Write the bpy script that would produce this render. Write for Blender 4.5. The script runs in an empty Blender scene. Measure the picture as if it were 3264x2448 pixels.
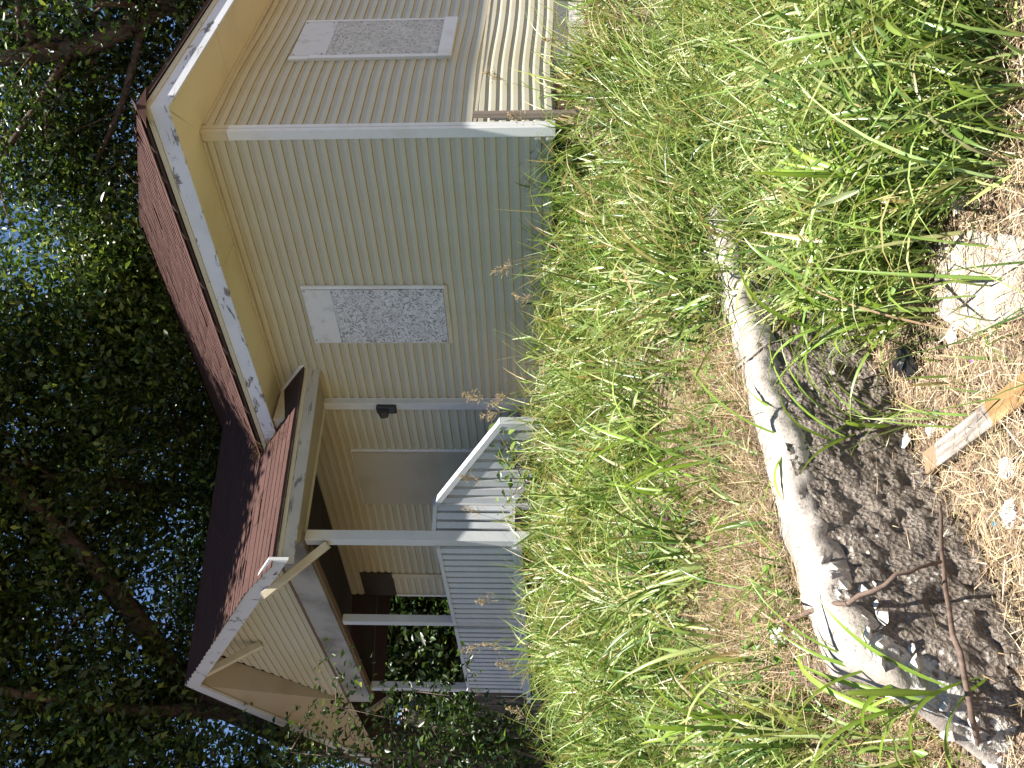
import bpy, bmesh, math, random
import numpy as np
from mathutils import Vector, Matrix, noise
random.seed(7); RNG = np.random.default_rng(11)
sc = bpy.context.scene
COL = sc.collection

# ------------------------------------------------------------------ camera
# house axes: a runs along the long wall (away, to the left), b along the side wall (away, to the right); world X=b, Y=a
CA, CB, CZ, YAW, PITCH = -4.1935, -7.4867, -0.01, 0.7819, 0.0473
F_PX = 2860.0
cam = bpy.data.objects.new('camera', bpy.data.cameras.new('camera')); COL.objects.link(cam)
cam.data.sensor_width = 36.0
cam.data.lens = F_PX * 36.0 / 3264.0
cam.data.clip_start = 0.05; cam.data.clip_end = 2000
_sy, _cy, _sp, _cp = math.sin(YAW), math.cos(YAW), math.sin(PITCH), math.cos(PITCH)
FWD = Vector((_sy*_cp, _cy*_cp, _sp)); UPV = Vector((-_sy*_sp, -_cy*_sp, _cp)); RGT = Vector((_cy, -_sy, 0))
_m = Matrix((-UPV, RGT, -FWD)).transposed().to_4x4()      # the phone was held on its side: the picture lies a quarter turn over
_m.translation = Vector((CB, CA, CZ))
cam.matrix_world = _m
sc.camera = cam

# ------------------------------------------------------------------ light
SUN_TO = Vector((-0.105, -0.205, 0.97)).normalized()
world = bpy.data.worlds.new('World'); sc.world = world; world.use_nodes = True
_nt = world.node_tree; _bg = _nt.nodes['Background']
_sky = _nt.nodes.new('ShaderNodeTexSky'); _sky.sky_type = 'NISHITA'; _sky.sun_disc = False
_sky.sun_elevation = math.asin(SUN_TO.z); _sky.sun_rotation = math.atan2(SUN_TO.x, SUN_TO.y)
_sky.air_density = 0.85; _sky.dust_density = 0.0; _sky.ozone_density = 5.0
_nt.links.new(_sky.outputs[0], _bg.inputs[0]); _bg.inputs[1].default_value = 0.05
sun = bpy.data.objects.new('sun', bpy.data.lights.new('sun', 'SUN')); COL.objects.link(sun)
sun.data.energy = 5.0; sun.data.angle = math.radians(0.53); sun.data.color = (1.0, 0.955, 0.88)
sun.rotation_euler = SUN_TO.to_track_quat('Z', 'Y').to_euler()
sc.view_settings.view_transform = 'Standard'; sc.view_settings.look = 'None'
sc.view_settings.exposure = 1.72; sc.view_settings.gamma = 1.0; sc.view_settings.use_curve_mapping = False
sc.cycles.max_bounces = 8; sc.cycles.diffuse_bounces = 4; sc.cycles.transmission_bounces = 4; sc.cycles.transparent_max_bounces = 4

# ------------------------------------------------------------------ helpers
def W(p): return (p[1], p[0], p[2])
def ab(r, d):                                   # metres right of / ahead of the viewpoint -> house axes
    return CA - _sy*r + _cy*d, CB + _cy*r + _sy*d
def tag(o, label=None, cat=None, group=None, kind=None):
    if label: o['label'] = label
    if cat: o['category'] = cat
    if group: o['group'] = group
    if kind: o['kind'] = kind
    return o
def empty(name, p, label=None, cat=None, group=None):
    o = bpy.data.objects.new(name, None); COL.objects.link(o); o.location = W(p); o.empty_display_size = 0.1
    return tag(o, label, cat, group)
def link(name, me, parent=None, mw=None):
    o = bpy.data.objects.new(name, me); COL.objects.link(o)
    if mw is not None: o.matrix_world = mw
    if parent is not None:
        o.parent = parent; o.matrix_parent_inverse = world_of(parent).inverted()
    return o
def world_of(o):
    m = Matrix.LocRotScale(o.location, o.rotation_euler, o.scale) if o.rotation_mode != 'QUATERNION' else Matrix.LocRotScale(o.location, o.rotation_quaternion, o.scale)
    if o.parent is not None: m = world_of(o.parent) @ o.matrix_parent_inverse @ m
    return m

class MB:
    def __init__(s): s.v = []; s.f = []; s.m = []; s.sm = []
    def add(s, vs, fs, mi=0, smooth=False):
        k = len(s.v); s.v += [tuple(v) for v in vs]
        for f in fs: s.f.append(tuple(i+k for i in f)); s.m.append(mi); s.sm.append(smooth)
        return s
    def hexa(s, p, mi=0):       # 8 points: 0-3 one face, 4-7 opposite
        return s.add(p, [(3,2,1,0),(4,5,6,7),(0,1,5,4),(1,2,6,5),(2,3,7,6),(3,0,4,7)], mi)
    def box(s, lo, hi, mi=0):
        (x0,y0,z0),(x1,y1,z1) = lo, hi
        return s.hexa([(x0,y0,z0),(x1,y0,z0),(x1,y1,z0),(x0,y1,z0),(x0,y0,z1),(x1,y0,z1),(x1,y1,z1),(x0,y1,z1)], mi)
    def bar(s, p, q, w, h, up=(0,0,1), mi=0):   # a square timber from p to q, w across, h along 'up'
        p, q, up = Vector(p), Vector(q), Vector(up)
        d = (q-p).normalized(); x = d.cross(up).normalized(); y = x.cross(d).normalized()
        c = []
        for e in (p, q):
            c += [e - x*w/2 - y*h/2, e + x*w/2 - y*h/2, e + x*w/2 + y*h/2, e - x*w/2 + y*h/2]
        return s.hexa(c, mi)
    def prism(s, poly, ext, mi=0):
        n = len(poly); e = Vector(ext)
        vs = [Vector(p) for p in poly] + [Vector(p)+e for p in poly]
        return s.add(vs, [tuple(range(n-1,-1,-1)), tuple(range(n,2*n))] + [(i,(i+1)%n,(i+1)%n+n,i+n) for i in range(n)], mi)
    def tube(s, pts, rad, n=8, mi=0, cap=True):
        pts = [Vector(p) for p in pts]; k = len(s.v); m = len(pts)
        ref = Vector((0.31,0.17,1)).normalized(); prev = None
        for i, p in enumerate(pts):
            t = (pts[min(i+1,m-1)] - pts[max(i-1,0)]).normalized()
            x = prev - t*prev.dot(t) if prev is not None else t.orthogonal()
            x.normalize(); prev = x; y = t.cross(x); r = rad[i] if hasattr(rad,'__len__') else rad
            for j in range(n):
                an = 2*math.pi*j/n; s.v.append(tuple(p + (x*math.cos(an) + y*math.sin(an))*r))
        for i in range(m-1):
            for j in range(n):
                s.f.append((k+i*n+j, k+i*n+(j+1)%n, k+(i+1)*n+(j+1)%n, k+(i+1)*n+j)); s.m.append(mi); s.sm.append(True)
        if cap:
            s.f.append(tuple(k+j for j in range(n-1,-1,-1))); s.m.append(mi); s.sm.append(False)
            s.f.append(tuple(k+(m-1)*n+j for j in range(n))); s.m.append(mi); s.sm.append(False)
        return s
    def mesh(s, name, mats, swap=True, recalc=True, origin=None):
        me = bpy.data.meshes.new(name)
        vs = [W(v) for v in s.v] if swap else s.v
        if origin is not None: vs = [(x-origin[0], y-origin[1], z-origin[2]) for x,y,z in vs]
        me.from_pydata(vs, [], s.f)
        for m in (mats if isinstance(mats,(list,tuple)) else [mats]): me.materials.append(m)
        me.polygons.foreach_set('material_index', s.m); me.polygons.foreach_set('use_smooth', s.sm)
        if recalc:
            b = bmesh.new(); b.from_mesh(me); bmesh.ops.recalc_face_normals(b, faces=b.faces); b.to_mesh(me); b.free()
        me.update(); return me
    def build(s, name, mats, parent=None, label=None, cat=None, group=None, kind=None, swap=True, bevel=0):
        o = link(name, s.mesh(name, mats, swap), parent); tag(o, label, cat, group, kind)
        if bevel:
            md = o.modifiers.new('bevel','BEVEL'); md.width = bevel; md.segments = 1; md.limit_method = 'ANGLE'
        return o
def np_mesh(name, V, Fq, mat, col=None, smooth=False, nv=4):
    me = bpy.data.meshes.new(name); n = len(V); m = len(Fq)
    me.vertices.add(n); me.vertices.foreach_set('co', np.ascontiguousarray(V, np.float32).ravel())
    me.loops.add(m*nv); me.loops.foreach_set('vertex_index', np.ascontiguousarray(Fq, np.int32).ravel())
    me.polygons.add(m); me.polygons.foreach_set('loop_start', np.arange(0, m*nv, nv, dtype=np.int32)); me.polygons.foreach_set('loop_total', np.full(m, nv, np.int32))
    if smooth: me.polygons.foreach_set('use_smooth', np.ones(m, bool))
    if col is not None:
        at = me.color_attributes.new('tint', 'FLOAT_COLOR', 'POINT')
        c = np.ones((n,4), np.float32); c[:,:3] = col; at.data.foreach_set('color', c.ravel())
    me.materials.append(mat); me.update(); me.validate(); return me

# ------------------------------------------------------------------ materials
class M_:
    def __init__(s, name):
        s.m = bpy.data.materials.new(name); s.m.use_nodes = True; s.t = s.m.node_tree; s.t.nodes.clear()
        s.out = s.n('ShaderNodeOutputMaterial'); s.b = s.n('ShaderNodeBsdfPrincipled'); s.l(s.b.outputs[0], s.out.inputs[0])
        s.tc = s.n('ShaderNodeTexCoord').outputs['Object']
    def n(s, typ, **k):
        x = s.t.nodes.new(typ)
        for a, v in k.items(): setattr(x, a, v)
        return x
    def l(s, a, b): s.t.links.new(a, b)
    def mapping(s, scale, rot=(0,0,0), src=None):
        x = s.n('ShaderNodeMapping'); s.l(src or s.tc, x.inputs[0]); x.inputs['Scale'].default_value = scale; x.inputs['Rotation'].default_value = rot
        return x.outputs[0]
    def noise(s, scale, detail=4, rough=.55, vec=None, dist=0):
        x = s.n('ShaderNodeTexNoise'); s.l(vec or s.tc, x.inputs['Vector']); x.inputs['Scale'].default_value = scale
        x.inputs['Detail'].default_value = detail; x.inputs['Roughness'].default_value = rough; x.inputs['Distortion'].default_value = dist
        return x.outputs['Fac']
    def ramp(s, fac, stops):
        x = s.n('ShaderNodeValToRGB'); s.l(fac, x.inputs[0]); r = x.color_ramp
        while len(r.elements) < len(stops): r.elements.new(.5)
        for e, (p, c) in zip(r.elements, stops):
            e.position = p; e.color = (c,c,c,1) if not hasattr(c,'__len__') else (*c,1)
        return x.outputs[0]
    def mix(s, fac, a, b, mode='MIX'):
        x = s.n('ShaderNodeMix', data_type='RGBA', blend_type=mode)
        for v, i in ((fac,0),(a,6),(b,7)):
            if hasattr(v,'is_linked') or hasattr(v,'links'): s.l(v, x.inputs[i])
            elif i == 0: x.inputs[0].default_value = v
            else: x.inputs[i].default_value = (*v,1)
        return x.outputs[2]
    def math(s, op, a, b=None):
        x = s.n('ShaderNodeMath', operation=op)
        for v, i in ((a,0),(b,1)):
            if v is None: continue
            if hasattr(v,'links'): s.l(v, x.inputs[i])
            else: x.inputs[i].default_value = v
        return x.outputs[0]
    def bump(s, h, strength=.3, dist=.01):
        x = s.n('ShaderNodeBump'); s.l(h, x.inputs['Height']); x.inputs['Strength'].default_value = strength; x.inputs['Distance'].default_value = dist
        s.l(x.outputs[0], s.b.inputs['Normal'])
    def col(s, c):
        if hasattr(c,'links'): s.l(c, s.b.inputs['Base Color'])
        else: s.b.inputs['Base Color'].default_value = (*c,1)
    def fin(s, rough=.7, spec=.3):
        s.b.inputs['Roughness'].default_value = rough; s.b.inputs['Specular IOR Level'].default_value = spec; return s.m

def paint(name, base, stain, lo=.5, hi=.75, scale=2.2, rough=.5, grain=None, spec=.35):
    k = M_(name); f = k.noise(scale, 6, .6)
    c = k.mix(k.ramp(f, [(lo,0),(hi,1)]), base, stain)
    fine = k.noise(60, 3, .6); c = k.mix(k.math('MULTIPLY', k.ramp(fine,[(.55,0),(.8,1)]), .25), c, tuple(x*.7 for x in stain))
    k.col(c); k.bump(k.noise(35, 3), .08, .004); return k.fin(rough, spec)
SIDING = paint('siding_cream_vinyl', (.45,.425,.325), (.41,.365,.235), .40, .72, 1.1, .42)
SIDING_EDGE = paint('siding_butt_edge', (.36,.29,.13), (.25,.185,.08), .35, .7, 5, .6)
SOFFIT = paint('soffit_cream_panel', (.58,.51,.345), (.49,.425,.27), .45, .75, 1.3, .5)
TRIM = paint('trim_white', (.62,.62,.61), (.50,.47,.40), .5, .8, 2.5, .45)
TRIM_CREAM = paint('trim_cream', (.48,.43,.31), (.36,.31,.21), .45, .8, 3, .5)
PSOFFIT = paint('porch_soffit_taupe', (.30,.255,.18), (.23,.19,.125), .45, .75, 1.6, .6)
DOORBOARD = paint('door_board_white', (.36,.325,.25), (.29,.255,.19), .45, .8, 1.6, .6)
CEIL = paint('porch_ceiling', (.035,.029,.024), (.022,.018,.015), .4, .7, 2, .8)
BEAMP = paint('beam_grey_paint', (.30,.28,.25), (.15,.13,.11), .40, .62, 1.6, .5)

def peeling(name, base, under, lo, hi, scale=3, stretch=(1,1,1), grime=(.38,.36,.33)):
    k = M_(name); v = k.mapping(stretch)
    f = k.noise(scale, 9, .68, v, .4); mask = k.ramp(f, [(lo,0),(hi,1)])
    wood = k.mix(k.noise(14, 5, .6, k.mapping((1,1,14) if stretch[2] > 1 else (6,6,30))), under, tuple(x*.45 for x in under))
    dirty = k.mix(k.ramp(k.noise(1.7, 5), [(.45,0),(.72,.8)]), base, grime)
    k.col(k.mix(mask, dirty, wood)); k.bump(k.math('SUBTRACT', k.noise(40,4), mask), .35, .003); return k.fin(.6, .3)
FASCIA = peeling('fascia_peeling_white', (.56,.58,.61), (.22,.20,.185), .565, .61, 2.6, (1.2,1.2,4), (.46,.47,.48))
FASCIA_Y = peeling('drip_edge_yellowed', (.46,.42,.30), (.28,.26,.20), .58, .66, 4, (1,1,1), (.48,.42,.28))
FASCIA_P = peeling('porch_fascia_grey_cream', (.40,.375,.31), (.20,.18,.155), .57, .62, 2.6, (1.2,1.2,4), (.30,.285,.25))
RAKE = peeling('rake_peeling_white', (.45,.45,.455), (.17,.13,.095), .585, .615, 4.5, (1,1,1), (.5,.49,.47))
POST = peeling('post_peeling_white', (.45,.455,.46), (.18,.14,.12), .63, .655, 3.2, (2,2,.5), (.58,.57,.54))
RAIL = paint('rail_white_paint', (.43,.44,.455), (.34,.34,.34), .45, .8, 3, .45)

def osb(name, base=(.56,.565,.585), dark=(.10,.09,.085)):
    k = M_(name); st = None
    for q_, (sc_, off, lo) in enumerate(((24,0.0,.50),(31,3.7,.52),(19,7.1,.50))):
        mp = k.n('ShaderNodeMapping'); k.l(k.tc, mp.inputs[0]); mp.inputs['Location'].default_value = (off,off*.7,off*1.3)
        vor = k.n('ShaderNodeTexVoronoi'); vor.inputs['Scale'].default_value = sc_; k.l(mp.outputs[0], vor.inputs['Vector'])
        sep = k.n('ShaderNodeSeparateColor'); k.l(vor.outputs['Color'], sep.inputs[0])
        vr = k.n('ShaderNodeVectorRotate', rotation_type='AXIS_ANGLE'); k.l(k.tc, vr.inputs['Vector']); k.l(k.math('MULTIPLY', sep.outputs[0], 6.28), vr.inputs['Angle'])
        vr.inputs['Axis'].default_value = k_axis
        e = k.noise(1, 3, .55, k.mapping((9,75,9) if k_axis[0] > .5 else (75,9,9), src=vr.outputs[0]))
        e = k.math('MULTIPLY', k.ramp(e, [(.38,1),(.46,0)]), k.ramp(sep.outputs[1], [(.1,.15),(.6,1)]))
        st = e if st is None else k.math('MAXIMUM', st, e)
    c = k.mix(k.math('MULTIPLY', st, .85), base, dark)
    c = k.mix(k.ramp(k.noise(5,5), [(.48,0),(.75,.6)]), c, tuple(x*.66 for x in base))
    k.col(c); k.bump(st, .5, .004); return k.fin(.75, .2)
k_axis = (0,1,0)
k_axis = (1,0,0); OSB_A = osb('osb_painted_white_long_wall')
k_axis = (0,1,0)
OSB_A2 = None
k_axis = (0,1,0); OSB_B = osb('osb_painted_white_side_wall', (.52,.52,.49), (.20,.195,.18))
OSB_T = paint('ply_painted_white', (.55,.555,.56), (.34,.33,.32), .52, .8, 9, .7)

def shingle(name, base):
    k = M_(name); oi = k.n('ShaderNodeObjectInfo').outputs['Random']
    f = k.noise(3.5, 5, .6); c = k.mix(k.ramp(f,[(.35,0),(.7,1)]), base, tuple(x*.6 for x in base))
    c = k.mix(k.ramp(oi,[(0,0),(1,.45)]), c, tuple(min(1,x*1.35) for x in base))
    g = k.noise(260, 2, .7); c = k.mix(k.ramp(g,[(.45,0),(.75,.5)]), c, (.15,.085,.065))
    k.col(c); k.bump(g, .35, .003); return k.fin(.95, .1)
SHINGLE = shingle('shingle_red_brown', (.050,.0265,.0235))
SHINGLE_UNDER = shingle('roof_felt_edge', (.04,.03,.027))

def wood(name, c0, c1, rot=(0,0,0), rough=.8):
    k = M_(name); v = k.mapping((26,26,1.6), rot); f = k.noise(1, 6, .62, v, .6)
    c = k.mix(k.ramp(f,[(.32,0),(.68,1)]), c0, c1); c = k.mix(k.ramp(k.noise(2.2,4),[(.5,0),(.8,.5)]), c, tuple(x*.55 for x in c0))
    k.col(c); k.bump(f, .5, .004); return k.fin(rough, .2)
WOOD_V = wood('weathered_wood_upright', (.13,.10,.085), (.27,.22,.18))
WOOD_GREY = wood('weathered_grey_timber', (.26,.22,.19), (.42,.37,.32), (0, math.pi/2, 0))
END_GRAIN = wood('raw_end_grain', (.30,.24,.18), (.48,.41,.33), (math.pi/2,0,0))
STICK = wood('dead_stick_bark', (.085,.058,.045), (.19,.135,.105), (math.pi/2,0,0))
STICK_DARK = wood('dark_dead_branch', (.035,.025,.018), (.10,.075,.055))
k = M_('concrete_wall_face'); f1 = k.noise(3.2,8,.7); f2 = k.noise(42,5,.75)
vor = k.n('ShaderNodeTexVoronoi'); vor.inputs['Scale'].default_value = 58; k.l(k.tc, vor.inputs['Vector'])
c = k.mix(k.ramp(f1,[(.3,0),(.7,1)]), (.12,.095,.075), (.26,.215,.175))
c = k.mix(k.ramp(f2,[(.55,0),(.63,1)]), c, (.40,.36,.32)); v2 = k.n('ShaderNodeTexVoronoi'); v2.inputs['Scale'].default_value = 24; k.l(k.tc, v2.inputs['Vector']); c = k.mix(k.math('MULTIPLY', k.ramp(v2.outputs['Distance'],[(.16,1),(.26,0)]), k.ramp(k.noise(5,3),[(.52,0),(.6,1)])), c, (.50,.47,.43))
c = k.mix(k.ramp(f2,[(.30,1),(.42,0)]), c, (.035,.027,.022))
ch = k.n('ShaderNodeAttribute', attribute_name='chalk').outputs['Fac']; cm = k.ramp(k.math('ADD', k.math('MULTIPLY', ch, .95), k.math('MULTIPLY', k.math('SUBTRACT', k.noise(16,5,.7), .5), 1.7)), [(.30,0),(.38,1)])
c = k.mix(cm, c, k.mix(f2, (.62,.60,.56), (.42,.39,.35)))
k.col(c); k.bump(k.math('ADD', k.math('MULTIPLY', f2, 1.0), k.math('MULTIPLY', vor.outputs['Distance'], .8)), .95, .03); WALLFACE = k.fin(.85,.3)
k = M_('concrete_cap'); f1 = k.noise(4,7,.65); f2 = k.noise(70,3,.7)
c = k.mix(k.ramp(f1,[(.35,0),(.68,1)]), (.42,.375,.33), (.22,.19,.165)); c = k.mix(k.ramp(f2,[(.54,0),(.68,.85)]), c, (.15,.13,.11))
k.col(c); k.bump(k.math('ADD', f2, k.math('MULTIPLY', f1, 2.0)), .5, .008); CAPM = k.fin(.9,.2)
k = M_('broken_white_concrete'); f = k.noise(30,5,.7); k.col(k.mix(k.ramp(f,[(.4,0),(.65,1)]), (.62,.59,.54), (.36,.33,.29))); k.bump(f,.7,.012); RUBBLE = k.fin(.9,.2)
k = M_('yard_soil'); f = k.noise(7,8,.7); f2 = k.noise(90,4,.75)
c = k.mix(k.ramp(f,[(.35,0),(.65,1)]), (.21,.155,.11), (.33,.26,.185)); c = k.mix(k.ramp(f2,[(.42,1),(.56,0)]), c, (.09,.066,.048)); c = k.mix(k.ramp(f2,[(.6,0),(.7,1)]), c, (.46,.38,.28))
k.col(c); k.bump(f2,.8,.02); SOIL = k.fin(.95,.1)
def flat(name, c, rough=.6, spec=.3, var=.25, sc_=18, bump=.1):
    k = M_(name); f = k.noise(sc_,4); k.col(k.mix(f, c, tuple(x*(1-var) for x in c))); k.bump(f,bump,.004); return k.fin(rough, spec)
DARK = flat('crawlspace_dark', (.028,.025,.022), .9, .1)  # near black: the shade of hollow spaces is put into the colour
BRICK = flat('old_red_brick', (.16,.08,.058), .9, .15, .5)
BLACK = flat('black_plastic', (.012,.012,.013), .28, .5, .2)
LAMPM = flat('wall_lamp_black', (.022,.023,.024), .5, .4, .2)
PAPER = flat('white_paper', (.74,.73,.72), .7, .2, .12)
CYAN = flat('cyan_wrapper', (.05,.36,.50), .35, .5, .2)
PURPLE = flat('purple_plastic', (.34,.13,.50), .4, .4, .2)
RUST = flat('rusty_edge', (.19,.13,.085), .85, .2, .5)
LITTERLEAF = flat('dead_leaf', (.40,.22,.09), .8, .2, .4)

def leafy(name, rough=.5, trans=.4, spec=.35, boost=1.0, mul=1.0):
    k = M_(name); at = k.n('ShaderNodeAttribute', attribute_name='tint').outputs['Color']
    f = k.noise(11,3); c = k.mix(k.math('MULTIPLY', f, .35), at, (.0,.0,.0))
    k.col(c); k.fin(rough, spec)
    tr = k.n('ShaderNodeBsdfTranslucent'); k.l(k.mix(.5, c, k.mix(1, c, (1.0*mul,1.0*mul,.35*mul), 'MULTIPLY')), tr.inputs[0])
    ms = k.n('ShaderNodeMixShader'); ms.inputs[0].default_value = trans
    k.l(k.b.outputs[0], ms.inputs[1]); k.l(tr.outputs[0], ms.inputs[2]); k.l(ms.outputs[0], k.out.inputs[0]); return k.m
GRASSM = leafy('grass_blade', .33, .36, .5)
STRAWM = leafy('dry_straw', .7, .2, .25)
LEAFM = leafy('tree_leaf', .38, .36, .45)
def bark(name, c0, c1):
    k = M_(name); f = k.noise(1,7,.65,k.mapping((14,14,3)),.8); k.col(k.mix(k.ramp(f,[(.35,0),(.65,1)]), c0, c1)); k.bump(f,.9,.04); return k.fin(.95,.1)
BARK = bark('tree_bark', (.05,.036,.027), (.14,.105,.08))

# ------------------------------------------------------------------ ground shape
PATH = [(60.,75.,-.90,1.2),(6.2,11.6,-.90,1.1),(1.9,6.47,-.92,.9),(1.05,5.42,-.93,.45),(.69,4.97,-.93,.10),(-.04,4.07,-.93,.05),(-.5,3.5,-.93,.05),(-.74,3.12,-.93,.05),(-.86,2.88,-.95,.06),
        (-.98,2.83,-1.06,.10),(-1.1,2.86,-1.24,.22),(-1.24,2.92,-1.42,.5),(-1.7,3.15,-1.44,.9),(-3.2,4.3,-1.25,1.4),(-9,9.5,-1.1,2.2),(-60,50,-1.1,3)]
PA = np.array([ab(p[0], p[1]) for p in PATH]); PZ = np.array([p[2] for p in PATH]); PW = np.array([p[3] for p in PATH])
def terrain(a, b, info=False):
    a = np.asarray(a, float); b = np.asarray(b, float)
    best = np.full(a.shape, 1e9); sg = np.zeros(a.shape); ht = np.zeros(a.shape); wd = np.zeros(a.shape)
    for i in range(len(PA)-1):
        p, q = PA[i], PA[i+1]; d = q-p; L2 = d@d
        t = np.clip(((a-p[0])*d[0] + (b-p[1])*d[1])/L2, 0, 1)
        ex = a-p[0]-t*d[0]; ey = b-p[1]-t*d[1]; dist = np.hypot(ex, ey)
        cr = d[0]*ey - d[1]*ex
        upd = dist < best-1e-9
        best = np.where(upd, dist, best); sg = np.where(upd, np.sign(cr), sg)
        ht = np.where(upd, PZ[i]+(PZ[i+1]-PZ[i])*t, ht); wd = np.where(upd, PW[i]+(PW[i+1]-PW[i])*t, wd)
    s = best*sg*SIDE
    d1 = np.hypot(np.maximum(-a,0), np.maximum(-b,0))
    d2 = np.hypot(np.maximum(np.maximum(2.6-a, a-11),0), np.maximum(np.maximum(-2.3-b, b-1),0))
    dh = np.minimum(d1, d2); sp_ = np.maximum(s, 0)
    f = sp_/(sp_+dh+1e-6); f = np.where(dh <= 0, 1, f); f = f*f*(3-2*f)*.35 + f*.65
    back = ht - .05 + (-.17-(ht-.05))*f
    bl = np.clip((s+wd)/(2*wd)*1.0, 0, 1); bl = bl*bl*(3-2*bl)
    front = -1.5 + np.clip(-s-6, 0, 30)*-.004
    z = front + (back-front)*bl
    z = z + .018*np.sin(a*2.3+b*1.1)*np.sin(b*1.9-a*.7) + .010*np.sin(a*6.1+1)*np.sin(b*5.3)
    return (z, s) if info else z
SIDE = 1.0
_tz, _ts = terrain(np.array([2.0]), np.array([-3.0]), True)
if _ts[0] < 0: SIDE = -1.0
def gz(a, b): return float(terrain(np.array([a]), np.array([b]))[0])
def at_ground(x, y, lift=0.0):                  # the spot on the ground that a point of the photo shows (photo pixels), as house axes
    d = FWD + RGT*((1224-y)/F_PX) + UPV*((1632-x)/F_PX)
    t = 1.5; 
    for _ in range(900):
        p = Vector((CB,CA,CZ)) + d*t
        if p.z <= gz(p.y, p.x)+lift: break
        t += .02
    return p.y, p.x, p.z
def axis(segs):
    o = []
    for lo, hi, st in segs: o += list(np.arange(lo, hi, st))
    return np.array(o + [segs[-1][1]])
ga = axis([(-400,-40,60),(-40,-8,4),(-8,-4.5,.25),(-4.5,9,.05),(9,16,.4),(16,60,4),(60,400,60)])
gb = axis([(-400,-60,60),(-60,-12,4),(-12,-8.5,.3),(-8.5,3,.05),(3,10,.35),(10,60,4),(60,400,60)])
AA, BB = np.meshgrid(ga, gb, indexing='ij'); ZZ = terrain(AA, BB)
nA, nB = AA.shape; idx = np.arange(nA*nB).reshape(nA, nB)
Q = np.stack([idx[:-1,:-1], idx[:-1,1:], idx[1:,1:], idx[1:,:-1]], -1).reshape(-1,4)[:, ::-1]
gme = np_mesh('ground', np.stack([BB,AA,ZZ],-1).reshape(-1,3), Q[:, ::-1], SOIL, smooth=True)
g_o = link('ground', gme); tag(g_o, kind='structure')

# ------------------------------------------------------------------ retaining wall
def resample(pts, step):
    out = []
    for p, q in zip(pts[:-1], pts[1:]):
        n = max(1, int(np.linalg.norm(np.array(q[:2])-np.array(p[:2]))/step))
        for i in range(n): out.append(tuple(np.array(p)+(np.array(q)-np.array(p))*i/n))
    return out + [pts[-1]]
rw_pts = [(*ab(1.7,6.22),-1.42),(*ab(1.2,5.6),-1.12)]+[(*ab(p[0],p[1]), p[2]) for p in PATH[3:12]]
rw = np.array(resample(rw_pts, .022))
for _ in range(9): rw[1:-1] = (rw[:-2]+rw[1:-1]*2+rw[2:])/4
rwall = empty('retaining_wall', (rw[len(rw)//2][0], rw[len(rw)//2][1], -1.5), 'low grimy concrete retaining wall with pale rounded cap and broken end at the front of the yard', 'retaining wall')
def sweep(profile, name, mat, amp, fr, seed):
    n = len(rw); m = len(profile); V = []; chalk = []
    for i in range(n):
        t = rw[min(i+1,n-1)]-rw[max(i-1,0)]; t = t[:2]/np.linalg.norm(t[:2]); nrm = np.array([t[1],-t[0]])
        if (nrm @ np.array([CA-rw[i][0], CB-rw[i][1]])) < 0: nrm = -nrm          # towards the street
        for (o, zz) in profile:
            z = rw[i][2]+zz if zz > -.45 else -1.62 if zz < -.8 else rw[i][2]+(zz)*(rw[i][2]+1.55)/.62
            p = Vector((rw[i][0]+nrm[0]*o, rw[i][1]+nrm[1]*o, z))
            w = noise.noise(p*fr+Vector((seed,0,0)))*amp + noise.noise(p*fr*3.3+Vector((0,seed,0)))*amp*.6 + noise.noise(p*fr*9+Vector((0,seed,3)))*amp*.35 - max(0,noise.noise(p*fr*2.1+Vector((5,seed,3)))-.18)*amp*1.6
            p.x += nrm[0]*w; p.y += nrm[1]*w; p.z += noise.noise(p*fr*.8+Vector((0,0,seed)))*amp*.7
            V.append(W(p)); dd = (n-1-i)*.022; tp_ = rw[i][2]-p.z
            chalk.append(max(0, 1-abs(dd-.30)/.50)*max(0, 1-tp_/(.12+.5*max(0,1-dd/.5))))
    F = [(i*m+j, i*m+j+1, (i+1)*m+j+1, (i+1)*m+j) for i in range(n-1) for j in range(m-1)]
    me = bpy.data.meshes.new(name); me.from_pydata(V, [], F + [tuple(range(m)), tuple((n-1)*m+j for j in range(m))]); me.materials.append(mat)
    at = me.attributes.new('chalk','FLOAT','POINT'); at.data.foreach_set('value', chalk)
    b = bmesh.new(); b.from_mesh(me); bmesh.ops.recalc_face_normals(b, faces=b.faces); b.to_mesh(me); b.free()
    me.polygons.foreach_set('use_smooth', [True]*len(me.polygons)); return link(name, me, rwall)
sweep([(.02,-.04)]+[(.03+.05*j/34, -.05-.55*j/34) for j in range(1,35)]+[(.09,-1.0),(-.16,-1.0),(-.16,-.2),(-.15,-.04)], 'wall_face', WALLFACE, .026, 8, 3)
sweep([(.018,-.13),(.03,-.10),(.036,-.075),(.036,-.05),(.03,-.028),(.012,-.008),(-.015,.002),(-.05,.010),(-.09,.012),(-.13,.010),(-.17,.004),(-.20,-.01),(-.215,-.05),(-.21,-.13)], 'cap', CAPM, .021, 8, 9)
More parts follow.
